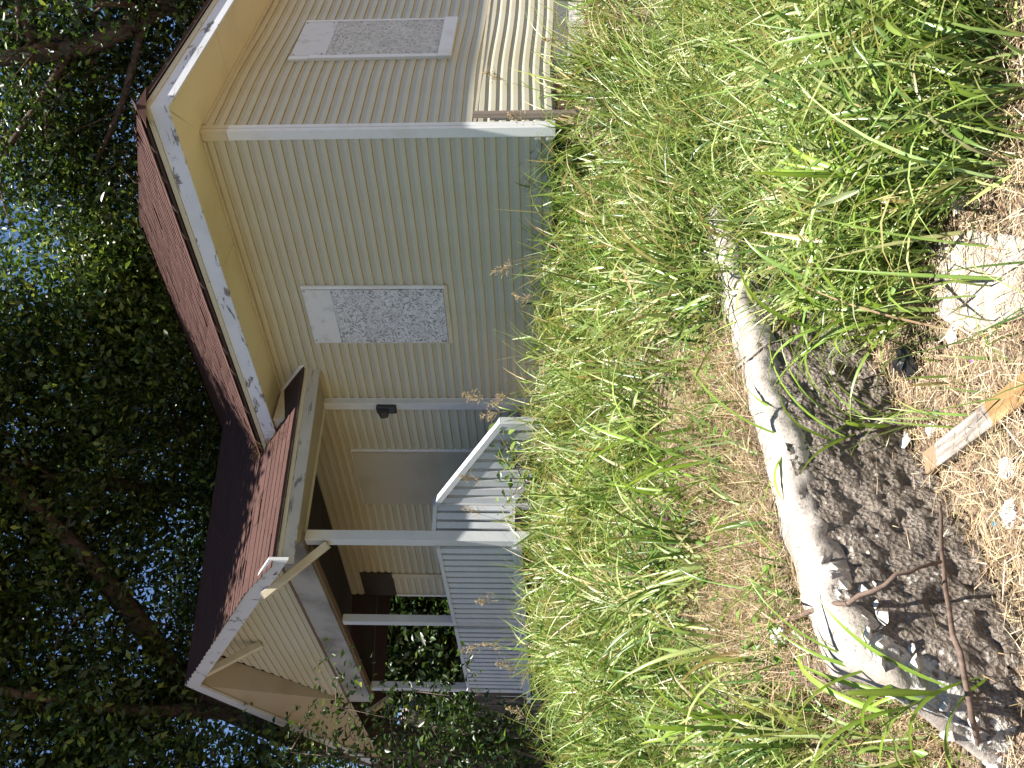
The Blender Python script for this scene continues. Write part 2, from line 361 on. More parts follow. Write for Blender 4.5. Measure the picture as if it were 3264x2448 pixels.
for i in range(44):                                      # pale broken chunks where the wall has crumbled
    j = int(len(rw)-3-random.random()**1.2*34); t = rw[min(j+1,len(rw)-1)]-rw[j-1]; t = t[:2]/np.linalg.norm(t[:2]); nrm = np.array([t[1],-t[0]])
    if (nrm @ np.array([CA-rw[j][0], CB-rw[j][1]])) < 0: nrm = -nrm
    r = random.uniform(.010,.036); zz = rw[j][2]-.02-abs(random.gauss(.02,.09)); o_ = .026+.09*max(0,rw[j][2]-zz)+random.uniform(-.012,.008)
    b = bmesh.new()
    for _ in range(11):
        v_ = Vector((random.gauss(0,1),random.gauss(0,1),random.gauss(0,.7))); b.verts.new(v_.normalized()*r*random.uniform(.75,1.1))
    bmesh.ops.convex_hull(b, input=b.verts)
    for v_ in [v_ for v_ in b.verts if not v_.link_faces]: b.verts.remove(v_)
    me = bpy.data.meshes.new('rubble_chunk'); b.to_mesh(me); b.free(); me.materials.append(RUBBLE)
    link('rubble_chunk', me, rwall, Matrix.Translation(W((rw[j][0]+nrm[0]*o_, rw[j][1]+nrm[1]*o_, zz))))

# ------------------------------------------------------------------ house
K = 3.30; HB = 6.6; HA = 8.0; COURSE = .1065
house = empty('house', (0,0,-.15), 'derelict cream sided bungalow with boarded windows, brown shingle roof and front porch', 'house')
def wall_part(lo, hi, mat=SIDING): return MB().box(lo, hi).build('wall', mat, house)
wallA = wall_part((.03,.03,.0),(HA,.13,3.45)); wallB = wall_part((.03,.135,0),(.13,HB,3.45))
wallC = wall_part((HA-.1,.14,0),(HA,HB-.11,3.45)); wallD = wall_part((.13,HB-.1,0),(HA,HB,3.45))
def board_mesh(L, along, wave=None, n=24, skew=0.0):   # one siding board; along = 'a' or 'b'
    mb = MB(); prof = [(.026,COURSE),(.000,COURSE),(-.001,.094),(-.005,.080),(-.013,.060),(-.0155,.048),(-.016,.004),(-.014,0),(.026,0)]
    m = len(prof)
    for i in range(n+1):
        s = L*i/n; dz, do = wave(s) if wave else (0,0)
        for (o, z) in prof:
            mb.v.append((s, o+do, z+dz) if along == 'a' else (o+do, s, z+dz))
    for i in range(n):
        for j in range(m-1):
            mb.f.append((i*m+j, i*m+j+1, (i+1)*m+j+1, (i+1)*m+j)); mb.m.append(1 if j in (6,7) else 0); mb.sm.append(False)
    for e in (0, n): mb.f.append(tuple(e*m+j for j in range(m))); mb.m.append(0); mb.sm.append(False)
    return mb.mesh('siding_board', [SIDING, SIDING_EDGE])
def waveA(s): return .004*math.sin(s*2.1)+.002*math.sin(s*5.3), .002*math.sin(s*3.7+1)
def waveB(s): return .030*math.exp(-((s-1.0)/.75)**2)-.004*math.sin(s*3), -.006*math.exp(-((s-.5)/.6)**2)
bA = board_mesh(HA-.05, 'a', waveA, 40); bB = board_mesh(HB-.05, 'b', waveB, 40)
for me_, wp, off in ((bA, wallA, (.05,0)), (bB, wallB, (0,.05))):
    for i in range(31):
        link('siding_board', me_, wp, Matrix.Translation(W((off[0], off[1], i*COURSE+.002))))
# corner trim, soffit, bead
MB().box((-.018,-.022,-.02),(.082,.028,3.05)).box((-.022,.030,-.02),(.026,.085,3.05)).build('corner_board', TRIM, house, bevel=.004)
MB().box((-.021,-.025,3.052),(.086,.026,3.298)).box((-.025,.028,3.052),(.024,.089,3.298)).build('corner_board', TRIM_CREAM, house, bevel=.004)
OV = .53
def soffit(poly, th=.02, mat=SOFFIT): return MB().prism([(a,b,z) for a,b,z in poly], (0,0,th)).build('soffit', mat, house)
seams = [-OV, 1.25, 2.55, 3.85, HA]
for i in range(len(seams)-1):
    a0, a1 = seams[i]+(.003 if i else 0), seams[i+1]-.003
    p = [(a0,-OV,K),(a1,-OV,K),(a1,.028,K),(max(a0,.0),.028,K)] if i else [(-OV,-OV+.004,K),(a1,-OV+.004,K),(a1,.028,K),(.024,.028,K)]
    soffit(p)
seb = [-OV, 1.05, 2.3, 3.6, HB]
for i in range(len(seb)-1):
    b0, b1 = seb[i]+(.003 if i else 0), seb[i+1]-.003
    p = [(-OV,b0,K),(-OV,b1,K),(.028,b1,K),(.028,b0,K)] if i else [(-OV+.004,-OV,K),(-OV+.004,b1,K),(.024,b1,K),(.024,.028,K)]
    soffit(p)
MB().box((.09,-.034,K-.028),(HA,-.012,K-.003)).build('frieze_bead', TRIM_CREAM, house)
MB().box((-.034,.095,K-.028),(-.012,HB,K-.003)).build('frieze_bead', TRIM_CREAM, house)
# main fascia (peeling) + drip edge
FB, FT = 3.275, 3.43
MB().box((-.545,-.545,FB),(3.98,-.522,FT)).build('fascia', FASCIA, house, 'main eave fascia with grey weathered peeling paint over the long wall')
MB().box((-.545,-.52,FB),(-.522,HB,FT)).build('fascia', FASCIA, house, 'eave fascia over the side wall, bare peeling wood along its lower edge')
MB().box((-.558,-.558,FT+.002),(4.02,-.530,FT+.048)).build('drip_edge', FASCIA_Y, house)
MB().box((-.558,-.528,FT+.002),(-.530,HB,FT+.048)).build('drip_edge', FASCIA_Y, house)
# cream box piece closing the eave end by the porch
MB().box((3.42,-.50,3.10),(3.62,-.02,3.27)).build('eave_return', TRIM_CREAM, house)

# ---- boarded windows
def window(axis_, s0, s1, z0, z1, split, osbm, topm, label, sill_raw=False):
    def bx(mb, sa, sb, o0, o1, za, zb): return mb.box((sa,o0,za),(sb,o1,zb)) if axis_ == 'a' else mb.box((o0,sa,za),(o1,sb,zb))
    w = bx(MB(), s0, s1, -.022, .02, z0, z1).build('window', TRIM, house, label)
    bx(MB(), s0+.004, s1-.004, -.040, -.023, z0, z1-split-.004).build('board', osbm, w)
    bx(MB(), s0+.004, s1-.004, -.038, -.023, z1-split, z1-.002).build('board', topm, w)
    return w, bx
w1, bx = window('a', 1.87, 2.645, 1.185, 2.715, .31, OSB_A, OSB_T, 'window covered by speckled white strand board in two pieces')
bx(MB(), 1.826, 1.868, -.036, -.004, 1.17, 2.725).build('casing', TRIM, w1, bevel=.003)
bx(MB(), 1.83, 2.66, -.034, -.006, 1.135, 1.182).build('sill', TRIM_CREAM, w1, bevel=.003)
bx(MB(), 2.648, 2.662, -.03, -.004, 1.184, 2.715).build('casing', TRIM_CREAM, w1)
w2, bx = window('b', 1.475, 2.30, 1.20, 2.75, .37, OSB_B, OSB_T, 'window on the side wall covered by two boards over a pale plank sill')
bx(MB(), 1.405, 1.472, -.045, -.004, 1.10, 2.55).build('casing', TRIM, w2, bevel=.003)
bx(MB(), 1.40, 1.470, -.040, -.004, 2.552, 2.762).build('casing', TRIM, w2, bevel=.003)
bx(MB(), 2.303, 2.345, -.042, -.004, 1.20, 2.75).build('casing', TRIM, w2, bevel=.003)
bx(MB(), 1.40, 2.35, -.05, -.004, 1.055, 1.197).build('sill', TRIM, w2, 'pale splintered plank under the side window')
k = M_('nail_dark'); k.col((.03,.028,.026)); NAIL = k.fin(.6,.3)
for w_, ax, s0, s1, z0, z1 in ((w1,'a',1.9,2.61,1.21,2.69),(w2,'b',1.5,2.27,1.23,2.72)):
    mb = MB()
    for z in np.linspace(z0, z1, 6):
        for s in (s0, s1):
            s_ = s+random.uniform(-.01,.01); r = .006
            p = (s_, -.0415, z) if ax == 'a' else (-.0415, s_, z)
            mb.box((p[0]-(r if ax=='a' else .002), p[1]-(.002 if ax=='a' else r), z-r), (p[0]+(r if ax=='a' else .002), p[1]+(.002 if ax=='a' else r), z+r))
    mb.build('nail_heads', NAIL, w_, kind='stuff')
# lower trim line of the side wall, crawl space shade, piers
MB().box((-.022,.09,.715),(-.006,HB,.742)).build('belt_trim', TRIM_CREAM, house)
MB().box((.02,.02,-.5),(.10,HB,-.004)).build('foundation', RUBBLE, house)
MB().box((.105,.03,-.5),(HA,.11,-.004)).build('foundation', DARK, house)  # dark strip under the long wall, colour stands in for crawl space shade
for i in range(3):
    for j in range(5):
        MB().box((-.01+.0,.0+j*.21 if i%2 else -.1+j*.21+.105,-.075-.068*i),(.10,.2+j*.21 if i%2 else .1+j*.21+.105,-.012-.068*i)).build('brick', BRICK, house)

# ---- main hip roof
MS = .66; ZE = 3.482; EO = -.575; RB = 3.28
def mz(b): return ZE + MS*(b-EO)
ZR = mz(RB); RA1 = HA+.6
TH = .028
MB().add([(EO,EO,ZE),(RA1,EO,ZE),(RA1,RB,ZR),(RB,RB,ZR),(EO,EO,ZE+TH),(RA1,EO,ZE+TH),(RA1,RB,ZR+TH),(RB,RB,ZR+TH)], [(3,2,1,0),(4,5,6,7),(0,1,5,4),(1,2,6,5),(2,3,7,6),(3,0,4,7)]).build('roof', SHINGLE_UNDER, house)
roofA = house.children[-1]
roofB = MB().add([(EO,EO,ZE),(RB,RB,ZR),(EO,2*RB-EO,ZE),(EO,EO,ZE+TH),(RB,RB,ZR+TH),(EO,2*RB-EO,ZE+TH)], [(0,1,2),(5,4,3),(0,3,4,1),(1,4,5,2),(2,5,3,0)]).build('roof', SHINGLE_UNDER, house)
roofC = MB().add([(EO,2*RB-EO,ZE),(RA1,2*RB-EO,ZE),(RA1,RB,ZR),(RB,RB,ZR)]+[(EO,2*RB-EO,ZE+TH),(RA1,2*RB-EO,ZE+TH),(RA1,RB,ZR+TH),(RB,RB,ZR+TH)], [(0,1,2,3),(7,6,5,4),(0,4,5,1),(1,5,6,2),(2,6,7,3),(3,7,4,0)]).build('roof', SHINGLE, house)
MB().prism([(RA1-.1,EO,ZE),(RA1-.1,2*RB-EO,ZE),(RA1-.1,RB,ZR)], (.08,0,0)).build('wall', SIDING, house)
tab = MB().add([(-.5,0,.009),(.5,0,.009),(.5,1,.003),(-.5,1,.003),(-.5,0,0),(.5,0,0)], [(0,1,2,3),(4,5,1,0),(0,3,4),(1,5,2)], 0).mesh('shingle', SHINGLE, swap=False, recalc=False)
TABV = np.array([v.co for v in tab.vertices]); TABF = [tuple(p.vertices) for p in tab.polygons]
def tabs(surf, nU, nV, wU, keep, expo):       # surf(u,v)->Vector (world), courses of shingle tabs laid on it
    ms = []
    for j in range(nV):
        for i in range(-1, nU+1):
            u = (i + (.5 if j % 2 else 0) + random.uniform(-.06,.06))/nU; v = j/nV
            if u < -.02 or u > 1.02: continue
            u = min(max(u, .49/nU), 1-.49/nU)
            p = surf(u, v); du = (surf(u+.01,v)-surf(u-.01,v)); dv = (surf(u,v+.004)-surf(u,v-.004))
            x = du.normalized(); n = x.cross(dv).normalized()
            if n.z < 0: n = -n; 
            y = n.cross(x).normalized()
            if y.dot(dv) < 0: x = -x; y = n.cross(x)
            if not keep(p): continue
            w = wU*random.uniform(.95,.985)
            m = Matrix.Identity(4)
            lift = random.uniform(.8,1.3) if random.random() > .02 else random.uniform(1.6,2.2)
            for r_, (c, k_) in enumerate(((x,w),(y,expo*1.25),(n,lift))):
                m[0][r_], m[1][r_], m[2][r_] = c.x*k_, c.y*k_, c.z*k_
            m.translation = p + n*.001 + x*random.uniform(-.004,.004)
            ms.append(m)
    return ms
def tabs_stuff(ms, name, parent):
    V = []; F = []
    for m in ms:
        k_ = len(V); A = np.array(m); V += (TABV @ A[:3,:3].T + A[:3,3]).tolist(); F += [tuple(i+k_ for i in f) for f in TABF]
    me = bpy.data.meshes.new(name); me.from_pydata(V, [], F); me.materials.append(SHINGLE); me.update()
    return tag(link(name, me, parent), kind='stuff')
def V3(a,b,z): return Vector((b,a,z))
def sA(u, v): b = EO + (RB-EO)*v; return V3(EO-.02 + (RA1-EO)*u, b - (.02 if v == 0 else 0), mz(b)+TH+.002)
LA = math.hypot(RB-EO, ZR-ZE); nv = int(LA/.14)
tabs_stuff(tabs(sA, int((RA1-EO)/.30), nv, .30, lambda p: p.y > p.x+.13, .14), 'shingles', roofA)
def sB(u, v): a = EO + (RB-EO)*v; return V3(a, EO + (2*RB-2*EO)*u, mz(a)+TH+.002)
tabs_stuff(tabs(sB, int((2*RB-2*EO)/.30), nv, .30, lambda p: p.y < 2*RB-p.x-.13 and p.y > p.x+.13 if False else (p.x > p.y+.13 and p.x < 2*RB-p.y-.13), .14), 'shingles', roofB)
mb = MB()                                                # hip and ridge caps
for (p, q) in ((Vector((EO,EO,ZE+TH)),Vector((RB,RB,ZR+TH))),(Vector((RB,RB,ZR+TH)),Vector((RA1,RB,ZR+TH)))):
    n = int((q-p).length/.14); d = (q-p)/n; side = Vector((-(q-p).y,(q-p).x,0)).normalized()
    for i in range(n):
        o = p+d*i; e = o+d*1.3; u = Vector((0,0,.022)); dn = Vector((0,0,-.045))
        mb.add([o-side*.16+dn*1.5, o+u, o+side*.16+dn*1.5, e-side*.16+dn*1.5-u*.6, e+u*.4, e+side*.16+dn*1.5-u*.6], [(0,1,4,3),(1,2,5,4),(0,2,1)])
mb.build('hip_cap', SHINGLE, roofA, kind='stuff')

# ---- porch geometry
TH_ = .0977; CT, ST = math.cos(TH_), math.sin(TH_)
AP, BP = 3.9886, -1.7995
def FP(t, z, off=0.0): return Vector((AP+t*CT+ST*off, BP+t*ST-CT*off, z))     # t along the porch front, off = out towards the yard
PILA = 3.58
E0 = Vector((3.035,0.02,2.95)); E1 = Vector((3.655,-2.285,2.925))                  # eave, top of fascia
AX = Vector((7.23,-1.93,5.02)); RX = Vector((5.68,1.72,5.00))                    # ridge, front and back
LE1 = Vector((10.75,-1.58,2.93)); LE0 = Vector((9.4,1.72,2.93))
def kink(e, r): p = e.lerp(r, .175); p.z += .075; return p
def sP(u, v):                                                                       # right slope; u from the gable end to the wall
    e = E1.lerp(E0, u) if u <= 1 else E1.lerp(E0, u); r = AX.lerp(RX, u); kk = kink(e, r)
    p = e.lerp(kk, v/.19) if v < .19 else kk.lerp(r, (v-.19)/.81)
    return Vector((p.y, p.x, p.z))
def sL(u, v): p = LE1.lerp(LE0, u).lerp(AX.lerp(RX, u), v); return Vector((p.y, p.x, p.z))
def slab(surf, name, nu, nvv, mat, top=.0, thick=.028):
    mb = MB(); P = [[surf(i/nu, j/nvv) for j in range(nvv+1)] for i in range(nu+1)]
    for i in range(nu):
        for j in range(nvv):
            q = [P[i][j], P[i+1][j], P[i+1][j+1], P[i][j+1]]
            mb.hexa([v-Vector((0,0,thick)) for v in q] + [v+Vector((0,0,top)) for v in q])
    return mb.build(name, mat, house, swap=False)
proof = slab(sP, 'porch_roof', 1, 11, SHINGLE_UNDER); tag(proof, 'porch roof slope of red brown shingles facing the side wall')
slab(sL, 'porch_roof', 1, 1, SHINGLE_UNDER)
NU, NV = 17, 29
def keepP(p): return p.z > (mz(p.x) + .0 if p.x > EO else -9) and not (p.x > -.03 and p.z < 3.28)
tm = tabs(sP, NU, NV, .30, keepP, .145)
tm.sort(key=lambda m: (m.translation - Vector((CB,CA,CZ))).length)
for m in tm[:290]: link('shingle', tab, proof, m)
tabs_stuff(tm[290:], 'shingles', proof)
# eave fascia of the porch + soffit
def quadbar(p, q, h, t, nrm):   # board hanging below the line p-q
    n = Vector(nrm).normalized(); d = Vector((0,0,-h))
    return MB().hexa([p, q, q+n*t, p+n*t, p+d, q+d, q+n*t+d, p+n*t+d])
outw = Vector((-1,-.27,0)).normalized()
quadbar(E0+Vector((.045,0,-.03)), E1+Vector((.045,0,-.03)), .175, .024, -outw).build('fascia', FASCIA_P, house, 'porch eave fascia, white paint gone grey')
quadbar(E0+Vector((.033,0,-.028)), E1+Vector((.033,0,-.028)), .045, .010, -outw).build('drip_edge', FASCIA_Y, house)
quadbar(E0+Vector((-.02,-.05,.02)), E0+Vector((.40,-.05,.345)), .05, .03, (0,1,0)).build('flashing', TRIM, house)
quadbar(E0+Vector((-.045,-.03,.0)), E0+Vector((-.045,.03,.0)), .20, .02, (1,0,0)).build('flashing', TRIM_CREAM, house)
SB = 2.775
pA_, pB_ = Vector((PILA+.02,0,SB)), Vector((AP+.02,BP,SB))
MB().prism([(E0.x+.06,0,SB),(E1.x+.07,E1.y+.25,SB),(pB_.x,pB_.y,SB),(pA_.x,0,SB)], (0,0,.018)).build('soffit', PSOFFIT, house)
MB().bar(Vector((PILA+.06,-.02,2.86)), Vector((AP+.05,BP+.08,2.86)), .10, .17).build('porch_beam', TRIM_CREAM, house)
# ceiling
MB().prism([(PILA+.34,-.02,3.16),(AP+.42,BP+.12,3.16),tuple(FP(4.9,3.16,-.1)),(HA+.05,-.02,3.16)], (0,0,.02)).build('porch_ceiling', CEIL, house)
# front header and gable wall
mb = MB(); mb.hexa([FP(-.06,2.757,.06),FP(4.84,2.757,.06),FP(4.84,2.757,-.08),FP(-.06,2.757,-.08),FP(-.06,3.10,.06),FP(4.84,3.10,.06),FP(4.84,3.10,-.08),FP(-.06,3.10,-.08)])
mb.build('porch_beam', BEAMP, house, 'grey stained header beam under the porch gable')
mb = MB(); mb.hexa([FP(.2,3.102,.075),FP(4.9,3.102,.075),FP(4.9,3.102,-.05),FP(.2,3.102,-.05),FP(.2,3.128,.075),FP(4.9,3.128,.075),FP(4.9,3.128,-.05),FP(.2,3.128,-.05)]); mb.build('beam_cap', RUST, house)
mb = MB(); mb.hexa([FP(.2,2.725,.03),FP(4.8,2.725,.03),FP(4.8,2.725,-.06),FP(.2,2.725,-.06),FP(.2,2.755,.03),FP(4.8,2.755,.03),FP(4.8,2.755,-.06),FP(.2,2.755,-.06)]); mb.build('beam_strip', RUST, house)
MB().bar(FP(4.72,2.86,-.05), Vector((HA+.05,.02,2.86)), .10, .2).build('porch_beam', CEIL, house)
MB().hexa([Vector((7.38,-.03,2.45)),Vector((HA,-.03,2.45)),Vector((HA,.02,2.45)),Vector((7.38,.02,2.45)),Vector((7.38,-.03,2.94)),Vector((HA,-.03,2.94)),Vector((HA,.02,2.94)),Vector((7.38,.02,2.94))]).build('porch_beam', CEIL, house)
GA = 3.22                                          # t of the gable peak on the gable wall
G0, G1, GZ0, GZT = .15, 4.98, 3.13, 4.66
gw = MB().prism([FP(G0,GZ0,-.03),FP(G1,GZ0,-.03),FP(GA,GZT+.1,-.03)], FP(0,0,-.08)-FP(0,0,0)).build('gable_wall', SIDING, house)
for i in range(int((GZT-GZ0)/COURSE)+1):
    z = GZ0+i*COURSE; f0 = (z-GZ0)/(GZT-GZ0); f1 = min(1,(z+COURSE-GZ0)/(GZT-GZ0))
    l0, l1 = G0+(GA-G0)*f0, G1+(GA-G1)*f0; u0, u1 = G0+(GA-G0)*f1, G1+(GA-G1)*f1
    mb = MB(); lv = ((0,-.02),(0,.014),(.066,.014),(.083,.0),(1.0*COURSE,.0),(1.0*COURSE,-.02)); pr = []
    for dz_, o_ in lv:
        f = min(1,(z+dz_-GZ0)/(GZT-GZ0)); pr.append((FP(G0+(GA-G0)*f,z+dz_,o_), FP(G1+(GA-G1)*f,z+dz_,o_)))
    for j in range(5): mb.add([pr[j][0],pr[j][1],pr[j+1][1],pr[j+1][0]], [(0,1,2,3)], 1 if j == 0 else 0)
    mb.build('siding_board', [SIDING, SIDING_EDGE], gw)
# rake boards and rake soffits
def rake(pE, pA, h, t):
    n = Vector((ST,-CT,0)); d = Vector((0,0,-h))
    q = [pE, pA, pA-n*t, pE-n*t]
    return MB().hexa(q + [v+d for v in q])
dz = Vector((0,0,.012))
rR = rake(E1+Vector((-.02,-.01,.03))+dz, AX+Vector((0,-.01,.0))+dz, .21, .035).build('rake_board', RAKE, house, 'right rake board of the porch gable, flaking white paint')
rL = rake(LE1+Vector((0,-.01,0))+dz, AX+Vector((.003,-.01,0))+dz, .21, .035).build('rake_board', RAKE, house, 'left rake board of the porch gable with ragged dark shingle edge')
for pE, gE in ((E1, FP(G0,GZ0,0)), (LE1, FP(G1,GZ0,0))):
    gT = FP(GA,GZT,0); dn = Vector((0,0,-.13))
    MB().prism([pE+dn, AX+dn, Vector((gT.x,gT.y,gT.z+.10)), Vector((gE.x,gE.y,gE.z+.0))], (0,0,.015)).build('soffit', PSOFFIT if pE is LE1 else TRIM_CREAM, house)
def brace(p, q, w=.09, lab=None):
    o = MB().bar(p, q, w, w).build('knee_brace', TRIM_CREAM, house, lab, bevel=.006)
    d = (Vector(q)-Vector(p)).normalized(); MB().bar(Vector(q), Vector(q)+d*.012, w*.96, w*.96).build('end_grain', END_GRAIN, o)
def on_plane(x, y, off):
    d = FWD + RGT*((1224-y)/F_PX) + UPV*((1632-x)/F_PX); n = Vector((CT, -ST, 0))      # world XYZ: normal of the porch front
    P0 = FP(0,0,off); P0 = Vector((P0.y,P0.x,0)); C = Vector((CB,CA,CZ)); t = n.dot(P0-C)/n.dot(d); p = C+d*t
    return Vector((p.y,p.x,p.z))
brace(on_plane(1045,1735,.03), on_plane(842,1898,.53), .085, 'knee brace from the corner post to the rake, raw end grain showing')
brace(on_plane(834,2052,.03), on_plane(655,2146,.42), .09)
brace(on_plane(1245,2222,.02), on_plane(1175,2272,.45), .075)
# posts
def post(p, z0, z1, w=.115, lab=None):
    d1 = Vector((CT,ST,0))*w; d2 = Vector((-ST,CT,0))*w; o = Vector((p.x,p.y,0)) - Vector((ST,-CT,0))*0
    q = [o, o+d1, o+d1+d2, o+d2]
    return MB().hexa([v+Vector((0,0,z0)) for v in q]+[v+Vector((0,0,z1)) for v in q]).build('porch_post', POST, house, lab, bevel=.005)
post(FP(-.02,0,.0), .26, 2.755, .125, 'near corner porch post with flaked paint')
post(FP(2.10,0,.0), .41, 2.725, .105); post(FP(4.42,0,0), .41, 2.725, .11)
MB().box((PILA,-.10,.0),(PILA+.11,-.013,2.80)).build('pilaster', POST, house, 'weathered half post against the long wall beside the porch', bevel=.005)
MB().box((PILA-.006,-.022,.0),(PILA+.10,-.012,2.80)).build('pilaster_backing', TRIM, house)
# deck
sx = Vector((3.887,-1.351,0)); sd = (Vector((PILA,0,0))-Vector((AP,BP,0))).normalized()
mb = MB().prism([(AP,BP+.05,.37),tuple(FP(4.75,.37,-.05)),(8.6,-.02,.37),(PILA+.02,-.02,.37)], (0,0,.035)); mb.build('deck_floor', STICK, house)
mb = MB(); mb.hexa([FP(-.04,.345,.03),FP(4.86,.345,.03),FP(4.86,.345,0),FP(-.04,.345,0),FP(-.04,.405,.03),FP(4.86,.405,.03),FP(4.86,.405,0),FP(-.04,.405,0)]); mb.build('deck_rim', RAIL, house)
def upright(p, d, z0, z1, w, t, lab=None):   # baluster: width along d, thickness t inwards
    n = Vector((-d.y, d.x, 0)); q = [p - d*w/2 - n*t/2, p + d*w/2 - n*t/2, p + d*w/2 + n*t/2, p - d*w/2 + n*t/2]
    return MB().hexa([Vector((v.x,v.y,z0)) for v in q]+[Vector((v.x,v.y,z1)) for v in q])
fd = Vector((CT,ST,0))
railF = MB().bar(FP(.10,1.275,.0), FP(2.10,1.258,.0), .075, .045).build('porch_railing', RAIL, house, 'white front railing of close set flat balusters')
MB().bar(FP(2.21,1.256,.0), FP(4.42,1.25,.0), .07, .045).build('top_rail', RAIL, railF)
MB().bar(FP(.11,.433,.0), FP(4.5,.433,.0), .05, .05).build('bottom_rail', RAIL, railF)
bm_ = upright(Vector((0,0,0)), fd, .0, .80, .098, .05).mesh('baluster', RAIL)
for t0, n in ((.175,14),(2.28,15)):
    for i in range(n): 
        p = FP(t0+i*.139, .455, -.0); link('baluster', bm_, railF, Matrix.Translation(W(p)) @ Matrix.Rotation(random.uniform(-.03,.03),4,'Z'))
# side railing and stair rail
P1 = Vector((AP+.02,BP+.10,0))
railS = MB().bar(Vector((*P1.xy,1.325)), Vector((sx.x,sx.y,1.325)), .07, .045).build('porch_railing', RAIL, house, 'short white railing section of three balusters beside the stairs')
MB().bar(Vector((*P1.xy,.455)), Vector((sx.x,sx.y,.455)), .05, .05).build('bottom_rail', RAIL, railS)
for f in (.28,.56,.84):
    p = P1.lerp(sx, f); upright(p, sd, .46, 1.30, .075, .05).build('baluster', RAIL, railS)
sr0, sr1 = Vector((3.90,-1.36,1.335)), Vector((2.47,-1.40,.515)); sdd = (sr1-sr0)
upright(sr0+Vector((.0,0,0)), Vector((1,.02,0)).normalized(), .15, 1.29, .10, .07).build('newel_post', RAIL, railS)
railT = MB().bar(sr0, sr1, .085, .06).build('porch_railing', RAIL, house, 'white stair railing sloping down to the yard in full sun')
MB().bar(sr0+Vector((-.05,0,-.86)), sr1+Vector((.0,0,-.72)), .05, .06).build('bottom_rail', RAIL, railT)
for i in range(9):
    f = .07+i*.112; p = sr0+sdd*f; zb = p.z-.86+.10*f
    upright(p, Vector((1,.03,0)).normalized(), zb, p.z-.025, .105, .045).build('baluster', RAIL, railT)
upright(sr0+sdd*.975, Vector((1,.02,0)).normalized(), -.3, sr1.z+.02, .10, .09).build('newel_post', RAIL, railT)
steps = MB()
for i in range(3): MB().box((3.0+.3*i-.55,-1.33,.02-.19*(2-i)+.02),(3.32+.3*i-.55,-.05,.06-.19*(2-i)+.02)).build('stair_tread', WOOD_GREY, house)
MB().bar((3.85,-1.30,.30),(3.62,-.02,.30),.06,.18).build('deck_joist', WOOD_GREY, house)
MB().bar((3.99,-1.76,.16),(3.86,-1.25,.16),.14,.17).build('deck_joist', WOOD_GREY, house)
MB().bar((2.70,-1.30,.02),(2.66,-.3,.06),.14,.20).build('deck_joist', WOOD_GREY, house)
MB().prism([(AP+.1,BP+.16,.0-.4),tuple(FP(4.7,-.4,-.15)),(8.4,-.05,-.4),(PILA+.1,-.05,-.4)], (0,0,.30)).build('underdeck_shade', DARK, house)  # solid dark block painted in for the shade under the deck
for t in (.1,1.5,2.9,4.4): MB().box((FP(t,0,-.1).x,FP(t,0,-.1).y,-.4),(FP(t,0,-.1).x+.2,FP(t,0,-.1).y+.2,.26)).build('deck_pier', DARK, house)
# door board, back corner trims
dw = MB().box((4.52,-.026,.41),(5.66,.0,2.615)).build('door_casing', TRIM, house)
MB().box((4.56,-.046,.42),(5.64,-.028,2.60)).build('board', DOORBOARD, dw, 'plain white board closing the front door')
MB().box((7.40,-.034,.40),(7.50,.0,2.45)).build('corner_trim', TRIM_CREAM, house)
MB().box((HA-.03,-.034,.40),(HA+.015,.06,2.45)).build('corner_trim', TRIM, house)

# wall lamp
lamp = empty('wall_lamp', (3.68,-.1,1.9), 'black box shaped lamp on the weathered half post by the porch', 'wall lamp')
MB().box((3.585,-.165,1.895),(3.70,-.104,2.135)).build('lamp_housing', LAMPM, lamp, bevel=.012)
MB().add([(3.60,-.165,2.12),(3.695,-.165,2.12),(3.695,-.25,2.07),(3.60,-.25,2.07),(3.60,-.165,1.99),(3.695,-.165,1.99),(3.695,-.23,1.99),(3.60,-.23,1.99)], [(0,1,2,3),(7,6,5,4),(0,3,7,4),(1,5,6,2),(2,6,7,3),(0,4,5,1)]).build('lamp_hood', LAMPM, lamp, bevel=.006)
# stake by the corner
MB().box((-.095,.095,-.42),(-.05,.150,.742)).build('wooden_stake', WOOD_V, None, 'short brown wooden post standing against the corner of the side wall', 'post')

